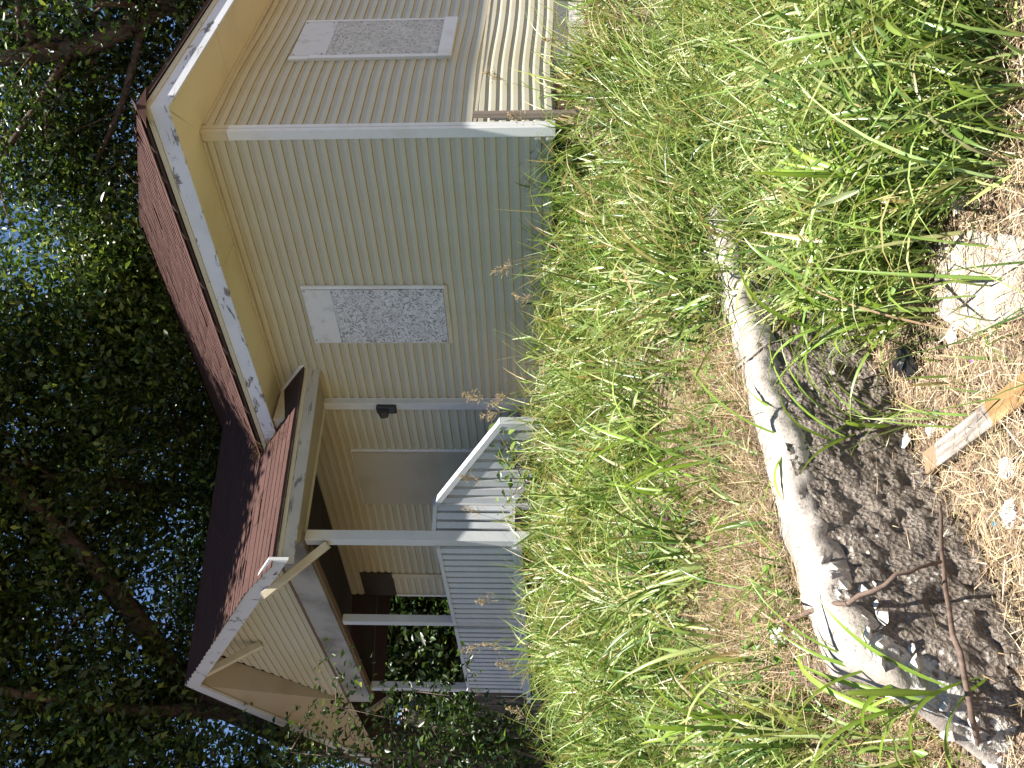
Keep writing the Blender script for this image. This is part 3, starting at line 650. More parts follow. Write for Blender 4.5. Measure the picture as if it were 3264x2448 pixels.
# ------------------------------------------------------------------ vegetation helpers
def blades(base, head, L, Wd, th0, kap, col, levels=6, fold=.25, tipcol=None, twist=None):
    """arching grass blades; all arrays of length N; returns V, Fq, C"""
    N = len(base); t = np.linspace(0,1,levels)
    ang = th0[:,None] + kap[:,None]*t[None,:]**1.3
    ds = (L/(levels-1))[:,None]
    rad = np.concatenate([np.zeros((N,1)), np.cumsum(np.sin(ang[:,:-1])*ds,1)],1); up = np.concatenate([np.zeros((N,1)), np.cumsum(np.cos(ang[:,:-1])*ds,1)],1)
    hx, hy = np.cos(head), np.sin(head)
    P = np.stack([base[:,None,0]+hx[:,None]*rad, base[:,None,1]+hy[:,None]*rad, base[:,None,2]+up], -1)
    w = Wd[:,None]*np.clip(np.minimum(1, .45+t*3)*(1-t**2.2), .03, 1)[None,:]
    tw = (twist[:,None]*t[None,:]) if twist is not None else 0
    sx_, sy_ = -hy[:,None], hx[:,None]
    S = np.stack([sx_*np.cos(tw)*np.ones_like(rad), sy_*np.cos(tw)*np.ones_like(rad), np.sin(tw)*np.ones_like(rad)], -1)
    Lf = P - S*w[...,None]/2; Rt = P + S*w[...,None]/2
    dn = np.stack([hx[:,None]*np.cos(ang), hy[:,None]*np.cos(ang), -np.sin(ang)], -1)
    Pm = P + dn*(w*fold)[...,None]
    V = np.stack([Lf,Pm,Rt],2).reshape(-1,3)
    b0 = (np.arange(N)*levels*3)[:,None] + (np.arange(levels-1)*3)[None,:]
    q1 = np.stack([b0,b0+1,b0+4,b0+3],-1).reshape(-1,4); q2 = np.stack([b0+1,b0+2,b0+5,b0+4],-1).reshape(-1,4)
    C = np.repeat(col[:,None,:], levels, 1)
    if tipcol is not None: C = C + (tipcol[:,None,:]-C)*(np.clip(t-.45,0,1)*1.8)[None,:,None].clip(0,1)
    C[:,:,:] *= (1+.0*t)[None,:,None]
    C = np.repeat(C[:,:,None,:],3,2); C[:,:,1,:] *= 1.25
    return V, np.concatenate([q1,q2]), C.reshape(-1,3)
def leaves(cent, size, nrm_bias, col, droop=.4):
    N = len(cent); d = RNG.normal(size=(N,3)); d[:,2] = d[:,2]*.55-droop; d /= np.linalg.norm(d,axis=1)[:,None]
    n = RNG.normal(size=(N,3)); n[:,2] += nrm_bias; n -= d*(n*d).sum(1)[:,None]; n /= np.linalg.norm(n,axis=1)[:,None]
    s = np.cross(n,d); L = size[:,None]
    a = cent; tip = cent + d*L - n*L*.12; w = s*L*.24; md = cent + d*L*.42
    V = np.stack([a, md+w+n*L*.07, tip, md-w+n*L*.07], 1).reshape(-1,3)
    i = np.arange(N)*4; F = np.concatenate([np.stack([i,i+1,i+2],-1), np.stack([i,i+2,i+3],-1)])
    return V, F, np.repeat(col,4,0)
def pick(n, cols, w, jit=.18):
    c = np.array(cols)[RNG.choice(len(cols), n, p=np.array(w)/sum(w))]
    return c*(1+RNG.normal(size=(n,1))*jit).clip(.4,1.8)*(1+RNG.normal(size=(n,3))*.06)

# ------------------------------------------------------------------ trees
LEAFC = [(.022,.045,.011),(.040,.076,.015),(.085,.14,.026),(.20,.27,.050)]
def chain(p, q, n, wob):
    p, q = Vector(p), Vector(q); L = (q-p).length; out = [p]
    for i in range(1,n):
        f = i/n; out.append(p.lerp(q,f)+Vector((random.gauss(0,wob),random.gauss(0,wob),random.gauss(0,wob)))*L*.5)
    return out+[q]
def tree(name, label, cat, trunk, r0, limbs, crowns, nleaf, size, group='trees standing behind the house', twigs=3, cw=(4,4,3,1.6), bk=None):
    """trunk: points (a,b,z); limbs: (points, r0, r1); crowns: (centre, radii, share)"""
    bk = bk or BARK
    t = empty(name, trunk[0], label, cat, group)
    def dense(pts, k=4):
        o = []
        for p, q in zip(pts[:-1], pts[1:]):
            for i in range(k): o.append(Vector(p).lerp(Vector(q), i/k))
        o.append(Vector(pts[-1])); 
        for _ in range(2): o = [o[0]]+[(o[i-1]+o[i]*2+o[i+1])/4 for i in range(1,len(o)-1)]+[o[-1]]
        return [v+Vector((noise.noise(v*1.3),noise.noise(v*1.3+Vector((9,0,0))),0))*.04 for v in o]
    tp = dense(trunk); MB().tube(tp, list(np.linspace(r0, r0*.55, len(tp))), 12).build('trunk', bk, t)
    ends = []
    for pts, ra, rb in limbs:
        lp = dense(pts); mb = MB().tube(lp, list(np.linspace(ra, rb, len(lp))), 8)
        for _ in range(twigs*len(pts)):
            i = random.randrange(len(lp)//4, len(lp)); dr = Vector((random.gauss(0,1),random.gauss(0,1),random.gauss(.2,.7))).normalized()
            e = lp[i]+dr*random.uniform(.8,2.0); tw = chain(lp[i], e, 4, .10); mb.tube(tw, list(np.linspace(rb*.55, .008, 5)), 5); ends += [tw[2], tw[3], e]
            for __ in range(2):
                e2 = tw[2]+Vector((random.gauss(0,.5),random.gauss(0,.5),random.gauss(0,.4))); mb.tube(chain(tw[2], e2, 3, .1), [rb*.25,rb*.2,.007,.005], 4); ends.append(e2)
        mb.build('limb', bk, t)
    cs = []; 
    for c, rad, share in crowns:
        n = int(nleaf*1.5*share); per = 130; k = max(1, n//per)
        u = RNG.normal(size=(k,3)); u /= np.linalg.norm(u,axis=1)[:,None]; u *= (RNG.random((k,1))**.42)
        cc = np.array(c)+u*np.array(rad)
        sp = RNG.normal(size=(k,per,3))*np.array([.34,.34,.22])*RNG.uniform(.55,1.5,(k,1,1))
        cs.append((cc[:,None,:]+sp).reshape(-1,3))
    if ends:
        e = np.array([list(v) for v in ends]); per = 26
        cs.append((e[:,None,:]+RNG.normal(size=(len(e),per,3))*.26).reshape(-1,3))
    c = np.concatenate(cs)[:, [1,0,2]]
    V, F, Cc = leaves(c, 1.0*size*RNG.uniform(.6,1.35,len(c)), 1.0, pick(len(c), LEAFC, cw))
    o = link('crown', np_mesh('crown', V, F, LEAFM, Cc, nv=3), t); return t
def rd(r, d, z): a, b = ab(r, d); return (a, b, z)
tree('shade_tree', 'massive old tree with dappled dark trunk rising left of the porch gable', 'tree',
     [rd(-6.6,15.2,-.3), rd(-6.2,15.0,2.2), rd(-5.7,14.8,4.6), rd(-4.9,14.6,6.2)], .46,
     [([rd(-4.9,14.6,6.2), rd(-3.6,14.4,7.0), rd(-2.0,14.0,8.2), rd(-.6,13.5,9.6)], .20, .07),
      ([rd(-4.9,14.6,6.2), rd(-3.4,14.9,7.6), rd(-2.4,15.2,9.6)], .18, .06),
      ([rd(-5.1,14.6,5.9), rd(-5.6,14.0,7.2), rd(-6.4,13.4,8.6)], .24, .09),
      ([rd(-5.7,14.8,4.6), rd(-4.2,15.5,5.3), rd(-2.2,16.4,6.2), rd(-.4,17,7.4)], .13, .04),
      ([rd(-5.5,14.8,5.0), rd(-5.0,13.4,6.4), rd(-4.2,12.2,8.2)], .13, .05)],
     [(rd(-4.6,13.6,9.4),(3.4,3.4,2.2),.34),(rd(-1.2,14.2,9.0),(3.0,3.0,2.2),.24),(rd(-5.8,13.6,7.0),(2.0,2.0,1.6),.17),(rd(-3.4,16,6.5),(2.4,2.4,1.5),.15),(rd(-6.6,13.2,4.6),(1.4,1.4,1.2),.10)], 46000, .135)
tree('pecan_tree', 'tall leafy tree directly behind the middle of the house roof', 'tree',
     [rd(.3,19.5,-.3), rd(.2,19.3,3.5), rd(.0,19,6.4)], .36,
     [([rd(0,19,6.4), rd(-.9,18.2,7.8), rd(-1.8,17.5,9.6)], .16,.05), ([rd(0,19,6.4), rd(1.4,18.4,7.9), rd(2.4,17.6,9.9)], .16,.05), ([rd(.1,19.2,5.4), rd(1.4,18.8,6.4), rd(2.9,18.3,7.2)], .10,.035), ([rd(.1,19.2,5.2), rd(-1.4,18.8,6.1), rd(-2.6,18.6,6.8)], .10,.035)],
     [(rd(.3,17.5,8.8),(3.1,3.1,2.2),.44),(rd(1.5,15.2,7.2),(1.5,1.5,1.1),.22),(rd(-1.5,18.8,6.3),(2.3,2.3,1.2),.2),(rd(2.6,18.6,6.7),(2.0,2.0,1.2),.18)], 40000, .13, cw=(2,4,4,4))
tree('oak_tree', 'tree on the right with a thick dark limb slanting over the side roof', 'tree',
     [rd(7.6,13.5,-.3), rd(7.2,13.4,3.2), rd(6.6,13.3,4.8)], .34,
     [([rd(6.6,13.3,4.8), rd(5.4,13.1,6.1), rd(4.9,13.0,7.2), rd(4.75,12.8,9.0)], .17,.12), ([rd(5.4,13.1,6.1), rd(4.2,13.6,6.7), rd(3.2,14.2,7.6)], .07,.025), ([rd(4.9,13,7.2), rd(3.9,13.2,8.0), rd(2.9,13.4,9.0)], .07,.03), ([rd(6.6,13.3,4.8), rd(7.2,12.6,6.4)], .12,.06)],
     [(rd(5.4,14.2,8.4),(2.4,2.4,1.9),.36),(rd(3.6,15.2,7.9),(1.9,1.9,1.6),.26),(rd(5.6,16,6.3),(2.2,2.2,1.5),.22),(rd(6.4,13.4,6.0),(1.0,1.0,.9),.16)], 26000, .125, cw=(5,4,2,1))
for i, (r, d, h, n, lab) in enumerate(((-2.8,25,8.5,19000,'dark tree seen through the left porch bay'), (-7.8,24,7.5,12000,'dark tree behind the neighbouring house at the far left'),
        (3.4,27,10,13000,'distant pale green tree above the hip of the roof'), (-5.2,23,6.0,10000,'dense tree filling the middle of the porch opening'), (8.0,25,10,12000,'distant tree behind the slanting limb on the right'), (-1.2,28,11.5,12000,'far tree showing sky gaps over the porch ridge'))):
    tree('background_tree', lab, 'tree', [rd(r,d,-.4), rd(r+.1,d,h*.4), rd(r-.1,d,h*.75)], .22,
         [([rd(r,d,h*.5), rd(r+1.2,d-.6,h*.8)], .1,.04), ([rd(r,d,h*.55), rd(r-1.2,d-.4,h*.85)], .1,.04)],
         [(rd(r,d,h*.78),(2.4,2.4,h*.24),.55),(rd(r+.6,d-.6,h*.42),(2.2,2.2,h*.22),.45)], int(n*1.25), .21, twigs=2, cw=(6,4,1.2,.4))
# overhanging crown of a street tree that shades the porch roof and the bush
tree('shade_tree', 'tree behind the porch whose high crown shades the porch roof', 'tree',
     [rd(-2.4,17.5,-.3), rd(-2.3,17.2,4.0), rd(-2.0,16.6,7.0)], .27,
     [([rd(-2.0,16.6,7.0), rd(-1.6,15,9), rd(-1.2,13.2,10.4)], .16,.06), ([rd(-2.0,16.6,7.0), rd(-3.0,15,9.2), rd(-3.4,13,10.8)], .15,.06)],
     [((5.3,-.9,10.7),(2.5,1.8,1.0),.34),((6.3,2.4,11),(2.3,2.0,1.0),.28),((8.2,-1.0,10.2),(2.2,2.0,1.0),.22),((6.3,-3.7,9.6),(1.5,1.1,.9),.16)], 62000, .18)

def shrub(name, label, cat, base, stems, n, spread, size, cw, cols=LEAFC, group=None):
    t = empty(name, base, label, cat, group); mb = MB(); ends = []
    for s in stems:
        ch = chain(base, s, 6, .05); mb.tube(ch, list(np.linspace(.022,.005,7)), 5); ends += ch[2:]
        for _ in range(5):
            q = random.choice(ch[2:]); e = q+Vector((random.gauss(0,.3),random.gauss(0,.3),random.gauss(.05,.22))); mb.tube([q, q.lerp(e,.5)+Vector((0,0,.03)), e],[.008,.006,.003],4); ends += [e, q.lerp(e,.6)]
    mb.build('stem', STICK, t)
    e = np.array([list(v) for v in ends]); c = e[RNG.integers(0,len(e),n)] + RNG.normal(size=(n,3))*np.array(spread); c = c[:,[1,0,2]]
    V, F, Cc = leaves(c, size*RNG.uniform(.6,1.3,n), 1.4, pick(n, cols, cw), .25)
    link('foliage', np_mesh('foliage', V, F, LEAFM, Cc, nv=3), t); return t
bz = rd(-4.35,10.2,0); bz = (bz[0], bz[1], gz(bz[0],bz[1]))
shrub('sapling', 'leafy sapling hanging over the left end of the porch railing', 'sapling', bz,
      [rd(-3.55,10.3,1.6), rd(-3.7,10.2,2.5), rd(-4.3,10.4,2.7), rd(-4.2,10.1,3.0), rd(-4.5,10,2.7), rd(-4.0,10.3,1.3), rd(-4.6,10.3,1.9)], 3000, (.15,.15,.15), .095, (5,5,1.5,.3))
sb = (2.95,-1.62); 
shrub('weed', 'broad leaved green weed growing against the stair railing', 'weed', (sb[0],sb[1],gz(*sb)), [(2.9,-1.66,.42),(3.1,-1.7,.30),(2.75,-1.7,.26),(3.2,-1.62,.22)], 260, (.07,.07,.07), .11, (1,2,4,3))

# ------------------------------------------------------------------ grass
def scatter(n, rlo, rhi, dlo, dhi, dens):
    r = RNG.uniform(rlo,rhi,n*3); d = RNG.uniform(dlo,dhi,n*3)
    k_ = RNG.random(n*3) < dens(r,d); r, d = r[k_][:n], d[k_][:n]
    a = CA - _sy*r + _cy*d; b = CB + _cy*r + _sy*d; z, s = terrain(a,b,True)
    return r, d, a, b, z, s
def free(a, b):   # off the house, porch and stairs
    inhouse = (a > -.02) & (b > -.03); porch = (a > 3.75) & (b > -1.75+ (a-4)*.1); stair = (a > 2.6) & (a <= 3.9) & (b > -1.42)
    return ~(inhouse | porch | stair)
def patchy(r, d): return .5+.5*np.sin(r*2.1+1.3*np.sin(d*1.7))*np.sin(d*1.9+1.1*np.sin(r*1.3+2))
def strawzone(r, d):   # where the photo shows mown, dry ground
    return np.exp(-((r+.15)/.75)**2-((d-4.75)/.75)**2) + .9*np.exp(-((r+1.35)/.55)**2-((d-3.6)/.75)**2) + .6*np.exp(-((r+.9)/.5)**2-((d-4.2)/.5)**2)
GREEN = [(.18,.265,.06),(.085,.15,.032),(.25,.335,.10),(.34,.39,.16),(.40,.34,.18)]
def grass_field(name, n, rl, rh, dl, dh, dens, Lr, Wr, kind, cw, lean=(.15,.5), kap=(.3,1.5), mat=None, levels=5, smask=lambda s: s > .2, cols=GREEN):
    r, d, a, b, z, s = scatter(n, rl, rh, dl, dh, dens)
    k_ = free(a,b) & smask(s); r, d, a, b, z = r[k_], d[k_], a[k_], b[k_], z[k_]; m = len(a)
    nearwall = np.clip((1.1-np.hypot(np.maximum(-a,0),np.maximum(-b,0)))/1.1,0,1)
    L = RNG.uniform(*Lr,m)*(1-.15*nearwall); Wd = RNG.uniform(*Wr,m)
    base = np.stack([b,a,z-.01],-1); head = RNG.uniform(0,2*np.pi,m)
    col = pick(m, cols, cw); tip = col*np.array([1.15,1.05,.9])
    dead = RNG.random(m) < .07; tip[dead] = np.array([.42,.30,.12])
    V, F, C = blades(base, head, L, Wd, RNG.uniform(*lean,m), RNG.uniform(*kap,m), col, levels, .22, tip, RNG.normal(size=m)*.9)
    o = link(name, np_mesh(name, V, F, mat or GRASSM, C, smooth=True)); tag(o, kind='stuff'); return o
gr_all = lambda r,d: np.clip(1-.95*strawzone(r,d)+.15*patchy(r,d),.03,1)
grass_field('grass', 20000, -5.5,5.2, 3.4,10.5, lambda r,d: gr_all(r,d)*np.clip(1.5*patchy(r*1.5,d*1.4)-.15+.3*(r>.5)+.5*(d>7.5),.12,1), (.18,.50), (.008,.020), 'g', (5,5,4,2.2,1.0), (.05,.95), (.1,1.3))
grass_field('grass', 15000, -5.5,5.2, 3.0,10.5, lambda r,d: np.clip(.5+.5*strawzone(r,d),0,1), (.05,.17), (.003,.007), 'g', (4,4,4,2,1.2), (.2,1.0), (.2,1.2), levels=4)
def tussocks(name, nC, rl, rh, dl, dh, dens, nb, Lr, Wr, cw, smask, spread=.05):
    r, d, a, b, z, s = scatter(nC, rl, rh, dl, dh, dens); k_ = free(a,b) & smask(s); a, b = a[k_], b[k_]; m = len(a)
    cnt = RNG.integers(*nb, m); id_ = np.repeat(np.arange(m), cnt); n = len(id_)
    hC = RNG.uniform(.75,1.15,m)[id_]; cC = pick(m, GREEN, cw, .12)[id_]; lC = RNG.uniform(0,2*np.pi,m)[id_]; lA = RNG.uniform(0,.35,m)[id_]
    off = RNG.normal(size=(n,2))*spread*RNG.uniform(.5,1.8,m)[id_][:,None]; aa = a[id_]+off[:,0]; bb = b[id_]+off[:,1]
    head = np.arctan2(off[:,0]+np.sin(lC)*lA*.25, off[:,1]+np.cos(lC)*lA*.25) + RNG.normal(size=n)*.45
    L = RNG.uniform(*Lr,n)*hC; base = np.stack([bb,aa,terrain(aa,bb)-.01],-1); col = cC*(1+RNG.normal(size=(n,1))*.16).clip(.5,1.5)
    dead = RNG.random(n) < .09; col[dead] = np.array([.36,.27,.13])*RNG.uniform(.6,1.2,(dead.sum(),1)); tip = col*np.array([1.12,1.05,.9])
    tp = RNG.random(n) < .10; tip[tp] = np.array([.34,.22,.10])
    V, F, C = blades(base, head, L, RNG.uniform(*Wr,n), RNG.uniform(.02,.55,n)+lA*.6, RNG.uniform(.25,2.0,n), col, 8, .25, tip, RNG.normal(size=n)*.8)
    k2 = free(aa,bb); tag(link(name, np_mesh(name, V, F, GRASSM, C, smooth=True)), kind='stuff')
tussocks('tall_grass', 520, -4.6,5.0, 4.1,10.0, lambda r,d: gr_all(r,d)*np.clip(patchy(r*1.3+1,d*1.1)+.35*(r>.4)+.4*(d>7),.06,1), (7,22), (.40,.95), (.010,.027), (4,4,4,2.4,.6), lambda s: s > .3)
tussocks('tall_grass', 150, -4.2,4.8, 8.0,10.6, lambda r,d: np.ones_like(r), (5,14), (.5,1.0), (.009,.020), (4,4,4,3,1.0), lambda s: s > .5)
tussocks('tall_grass', 130, .55,4.4, 3.7,8.0, lambda r,d: np.ones_like(r), (8,22), (.40,.95), (.011,.030), (4,4,4,2.4,.8), lambda s: (s > -1.1) & (s < .5))
verge = lambda r,d: np.where((r<.66)&(d<3.5), .0, 1)*np.clip((r-.12)*1.5,0,1)*np.clip((d-2.75)*1.6,0.05,1)*np.clip(1-(.75-r)*(3.7-d),.0,1)+.02
edge_ = lambda r,d: np.clip((r-.35)*1.5,0,1)
def leafage(name, n, rl, rh, dl, dh, dens, smask, hmax, cw=(4,3,4,3,.8)):    # loose leaf blades held up in the sward, pointing every way
    r, d, a, b, z, s = scatter(n, rl, rh, dl, dh, dens); k_ = free(a,b) & smask(s); a, b, z = a[k_], b[k_], z[k_]; m = len(a)
    base = np.stack([b,a,z+RNG.uniform(0,hmax,m)*RNG.random(m)],-1); col = pick(m, GREEN, cw, .2); tip = col*np.array([1.1,1.02,.85]); tp = RNG.random(m) < .06; tip[tp] = np.array([.34,.20,.09])
    V, F, C = blades(base, RNG.uniform(0,2*np.pi,m), RNG.uniform(.12,.36,m), RNG.uniform(.009,.027,m), RNG.uniform(.3,1.5,m), RNG.uniform(-.2,1.4,m), col, 6, .22, tip, RNG.normal(size=m)*1.3)
    tag(link(name, np_mesh(name, V, F, GRASSM, C, smooth=True)), kind='stuff')
leafage('grass', 11000, -5.0,5.0, 3.9,10.2, lambda r,d: gr_all(r,d)*np.clip(.35+patchy(r*1.1,d*1.2)+.3*(r>.3),0,1), lambda s: s > .25, .55)
leafage('grass', 6000, .3,4.2, 2.9,7.5, lambda r,d: verge(r,d), lambda s: s < .4, .60)
# verge grass on the street side of the wall, thick on the right
grass_field('grass', 15000, -.2,4.2, 2.75,7.5, verge, (.16,.50), (.006,.014), 'v', (5,4,4,2,1.0), smask=lambda s: s < .05)
grass_field('tall_grass', 6500, .3,4.2, 3.6,8.0, lambda r,d: np.clip((r-.35)*2,0,1), (.45,.95), (.010,.022), 'w', (4,4,5,3,1.0), (.05,.9), (.4,2.0), levels=7, smask=lambda s: (s > -1.0) & (s < .35))
grass_field('tall_grass', 3200, .2,4.0, 3.7,8.0, edge_, (.4,.8), (.009,.018), 'e', (4,4,5,3,1.2), (.1,.8), (.6,2.0), levels=7, smask=lambda s: (s > -.15) & (s < .55))
grass_field('tall_grass', 2600, .2,4.0, 2.9,7.0, verge, (.45,.9), (.010,.023), 'v', (4,4,5,3,1.2), (.1,.6), (.6,2.0), levels=8, smask=lambda s: s < .05)
left = lambda r,d: np.clip((-r-1.1)*1.2,0,1)
grass_field('tall_grass', 520, -2.6,-1.15, 2.8,4.4, left, (.35,.75), (.010,.020), 'l', (4,4,5,3,.6), (.2,.7), (.5,1.6), levels=8, smask=lambda s: s > -.6)
# straw: dead thatch lying on the ground
def thatch(name, n, rl, rh, dl, dh, dens, Lr, smask, cols, w, lift=.02):
    r, d, a, b, z, s = scatter(n, rl, rh, dl, dh, dens); k_ = free(a,b) & smask(s); a, b, z = a[k_], b[k_], z[k_]; m = len(a)
    base = np.stack([b,a,z+RNG.uniform(0,lift,m)],-1)
    V, F, C = blades(base, RNG.uniform(0,2*np.pi,m), RNG.uniform(*Lr,m), RNG.uniform(.0018,.0048,m), RNG.uniform(1.15,1.6,m), RNG.normal(size=m)*.25, pick(m, cols, w, .25), 4, .2, None, RNG.normal(size=m))
    return tag(link(name, np_mesh(name, V, F, STRAWM, C)), kind='stuff')
STRAW = [(.40,.30,.18),(.30,.215,.125),(.50,.41,.28),(.19,.13,.075)]
thatch('dry_thatch', 30000, -4.0,4.2, 3.3,9.0, lambda r,d: np.clip(.25+strawzone(r,d),0,1), (.06,.22), lambda s: s > .12, STRAW, (4,4,3,2), .05)
thatch('dry_thatch', 26000, -2.0,2.0, 2.6,4.8, lambda r,d: np.ones_like(r), (.05,.17), lambda s: s < .0, [(.48,.37,.23),(.36,.26,.155),(.58,.48,.34),(.22,.15,.09)], (4,4,3,2), .045)
thatch('dry_thatch', 4200, -1.3,1.2, 2.7,5.4, lambda r,d: np.ones_like(r), (.06,.24), lambda s: (s > .12) & (s < .34), STRAW, (4,4,3,1), .10)
grass_field('dry_thatch', 900, -1.2,1.0, 2.8,5.2, lambda r,d: np.ones_like(r), (.15,.36), (.002,.004), 'o', (4,4,3,1), (.6,1.3), (.2,1.2), STRAWM, 5, lambda s: (s > .1) & (s < .3), STRAW)
# fine dry stems standing at the foot of the yard
grass_field('dry_thatch', 5200, -2.2,1.2, 3.1,5.6, lambda r,d: np.clip(strawzone(r,d)+.1,0,1), (.10,.30), (.002,.004), 's', (4,4,3,1), (.3,1.1), (.0,.9), STRAWM, 4, lambda s: s > .15, STRAW)

# creeping broadleaf ground cover
def cover(name, n, rl, rh, dl, dh, dens, smask):
    r, d, a, b, z, s = scatter(n, rl, rh, dl, dh, dens); k_ = free(a,b) & smask(s); a, b, z = a[k_], b[k_], z[k_]; m = len(a)
    V, F, C = leaves(np.stack([b,a,z+RNG.uniform(.02,.12,m)],-1), RNG.uniform(.035,.075,m), 3.5, pick(m, [(.12,.22,.04),(.17,.28,.055),(.09,.17,.03)], (3,3,2)), -.1)
    C = C*1.0; return tag(link(name, np_mesh(name, V, F, LEAFM, C, nv=3)), kind='stuff')
cover('ground_cover', 5200, -2.6,1.6, 3.2,7.5, lambda r,d: np.clip(patchy(r*2+3,d*2)-.25,0,1), lambda s: s > .18)

# individual tall stalks
def stalk_mesh(h, nleaf, lean, seed_head, leafL=.55, leafW=.022, seed=0):
    rg = np.random.default_rng(seed); hd = rg.uniform(0,6.28); top = np.array([math.cos(hd)*lean*h, math.sin(hd)*lean*h, h])
    pts = [Vector((top[0]*f**1.6, top[1]*f**1.6, h*f*(1-.06*f*lean))) for f in np.linspace(0,1,9)]
    mb = MB().tube(pts, list(np.linspace(.0042,.0014,9)), 5)
    stem = mb.mesh('stem', GRASSM, swap=False)
    at = stem.color_attributes.new('tint','FLOAT_COLOR','POINT'); at.data.foreach_set('color', np.tile([.20,.27,.06,1],len(stem.vertices)).astype(np.float32))
    fr = np.linspace(.08,.72,nleaf); base = np.array([list(pts[0].lerp(pts[8],0)) if False else [top[0]*f**1.6, top[1]*f**1.6, h*f] for f in fr])
    head = hd + np.arange(nleaf)*math.pi + rg.normal(size=nleaf)*.6; L = leafL*rg.uniform(.6,1.15,nleaf); 
    col = np.array([(.20,.31,.05)]*nleaf)*rg.uniform(.75,1.35,(nleaf,1)); tip = col*np.array([1.2,1.05,.8])
    V, F, C = blades(base, head, L, leafW*rg.uniform(.7,1.2,nleaf), rg.uniform(.25,.6,nleaf), rg.uniform(.7,2.0,nleaf), col, 11, .3, tip, rg.normal(size=nleaf)*.6)
    lf = np_mesh('leaf', V, F, GRASSM, C, smooth=True)
    hm = None
    if seed_head:
        mb = MB(); p0 = Vector(pts[-1]); d0 = (pts[-1]-pts[-2]).normalized(); tipv = p0 + d0*.22 + Vector((d0.x,d0.y,-.2))*.05
        mb.tube([p0, p0.lerp(tipv,.5), tipv], [.0014,.001,.0006], 4)
        for i in range(26):
            f = rg.uniform(.0,1); q = p0.lerp(tipv,f); l = (.13*(1-f)+.03)*rg.uniform(.6,1.1)
            dr = (d0*.8+Vector(rg.normal(size=3))*.55).normalized(); e = q+dr*l+Vector((0,0,-.25*l)); mb.tube([q, q.lerp(e,.5)+Vector((0,0,.004)), e], [.0007,.0006,.0005], 3, cap=False)
            for j in range(5):
                c = q.lerp(e, .35+.16*j)+Vector(rg.normal(size=3))*.004; u = (dr+Vector(rg.normal(size=3))*.5).normalized()*.0115; s_ = u.orthogonal().normalized()*.0032; s2 = u.cross(s_).normalized()*.0032
                mb.add([c-u, c+s_, c+u, c-s_, c+s2, c-s2], [(0,1,4),(1,2,4),(2,3,4),(3,0,4),(1,0,5),(2,1,5),(3,2,5),(0,3,5)])
        hm = mb.mesh('seed_head', STRAWM, swap=False)
        at = hm.color_attributes.new('tint','FLOAT_COLOR','POINT'); at.data.foreach_set('color', np.tile([.50,.38,.22,1],len(hm.vertices)).astype(np.float32))
    return stem, lf, hm
def place_stalk(a, b, h, nl, lean, sh, seed, label, group, leafL=.5, leafW=.02, name='grass_stalk', cat='grass stalk'):
    st, lf, hm = stalk_mesh(h, nl, lean, sh, leafL, leafW, seed)
    o = empty(name, (a,b,gz(a,b)-.01), label, cat, group); mw = Matrix.Translation(o.location)
    link('stem', st, o, mw); link('leaf', lf, o, mw)
    if hm: link('seed_head', hm, o, mw)
SEEDS = [(-1.05,9.3,.95,'seed head stalk leaning in front of the near corner post'),(-.35,8.4,.95,'airy seed head stalk before the stair railing foot'),(-1.5,9.1,.90,'feathery seed head stalk before the front railing beside the corner post'),
 (-2.25,9.3,.82,'seed head stalk before the middle post of the porch'),(-2.75,9.2,.85,'tan seed head stalk before the far half of the front railing'),(-2.45,9.0,.98,'tallest seed head stalk reaching above the front railing'),
 (-3.0,9.0,.75,'drooping seed head stalk at the far end of the front railing'),(2.5,8.0,1.0,'seed head stalk against the sunlit foot of the side wall'),(.1,8.2,.78,'short seed head stalk just right of the weathered half post'),
 (1.2,8.0,.85,'seed head stalk standing below the boarded long wall window'),(2.15,7.6,.9,'seed head stalk in front of the white corner board'),(-3.6,9.2,.72,'rusty seed head stalk left of the porch railing'),
 (3.1,8.2,.95,'pale seed head stalk under the side wall window'),(.62,8.0,.7,'low seed head stalk between the half post and the boarded window'),(-.2,8.9,.8,'orange tinted seed head stalk beside the lowest stair newel')]
for i, (r, d, h, lab) in enumerate(SEEDS):
    a, b = ab(r, d)
    if not bool(free(np.array([a]),np.array([b]))[0]): d -= .7; a, b = ab(r, d)
    place_stalk(a, b, h, 5, random.uniform(.08,.3), True, 40+i, lab, 'grass stalks with seed heads', .34, .011)
for i, (x, y, h, lean, lab) in enumerate(((2900,1310,.62,.35,'green grass clump rising before the shadowed wall face'),(2960,985,.60,.25,'broad bladed grass stalk beside the pale concrete slab'),(3000,560,.55,.3,'grass stalk with yellowing lower leaves at the right of the verge'),(2330,1480,.70,.4,'long grass stalk arching over the dry patch behind the cap'),(2500,2280,.6,.6,'drooping grass stalk on the left slope above the broken wall end'),(3240,2150,.55,.5,'bright grass stalk at the foot of the wall on the left'))):
    a, b, z = at_ground(x, y)
    place_stalk(a, b, h, 8, lean, False, 90+i, lab, None, .62, .024)
    place_stalk(a+.05, b-.04, h*.75, 7, lean, False, 190+i, lab+', its shorter second shoot', None, .5, .02)

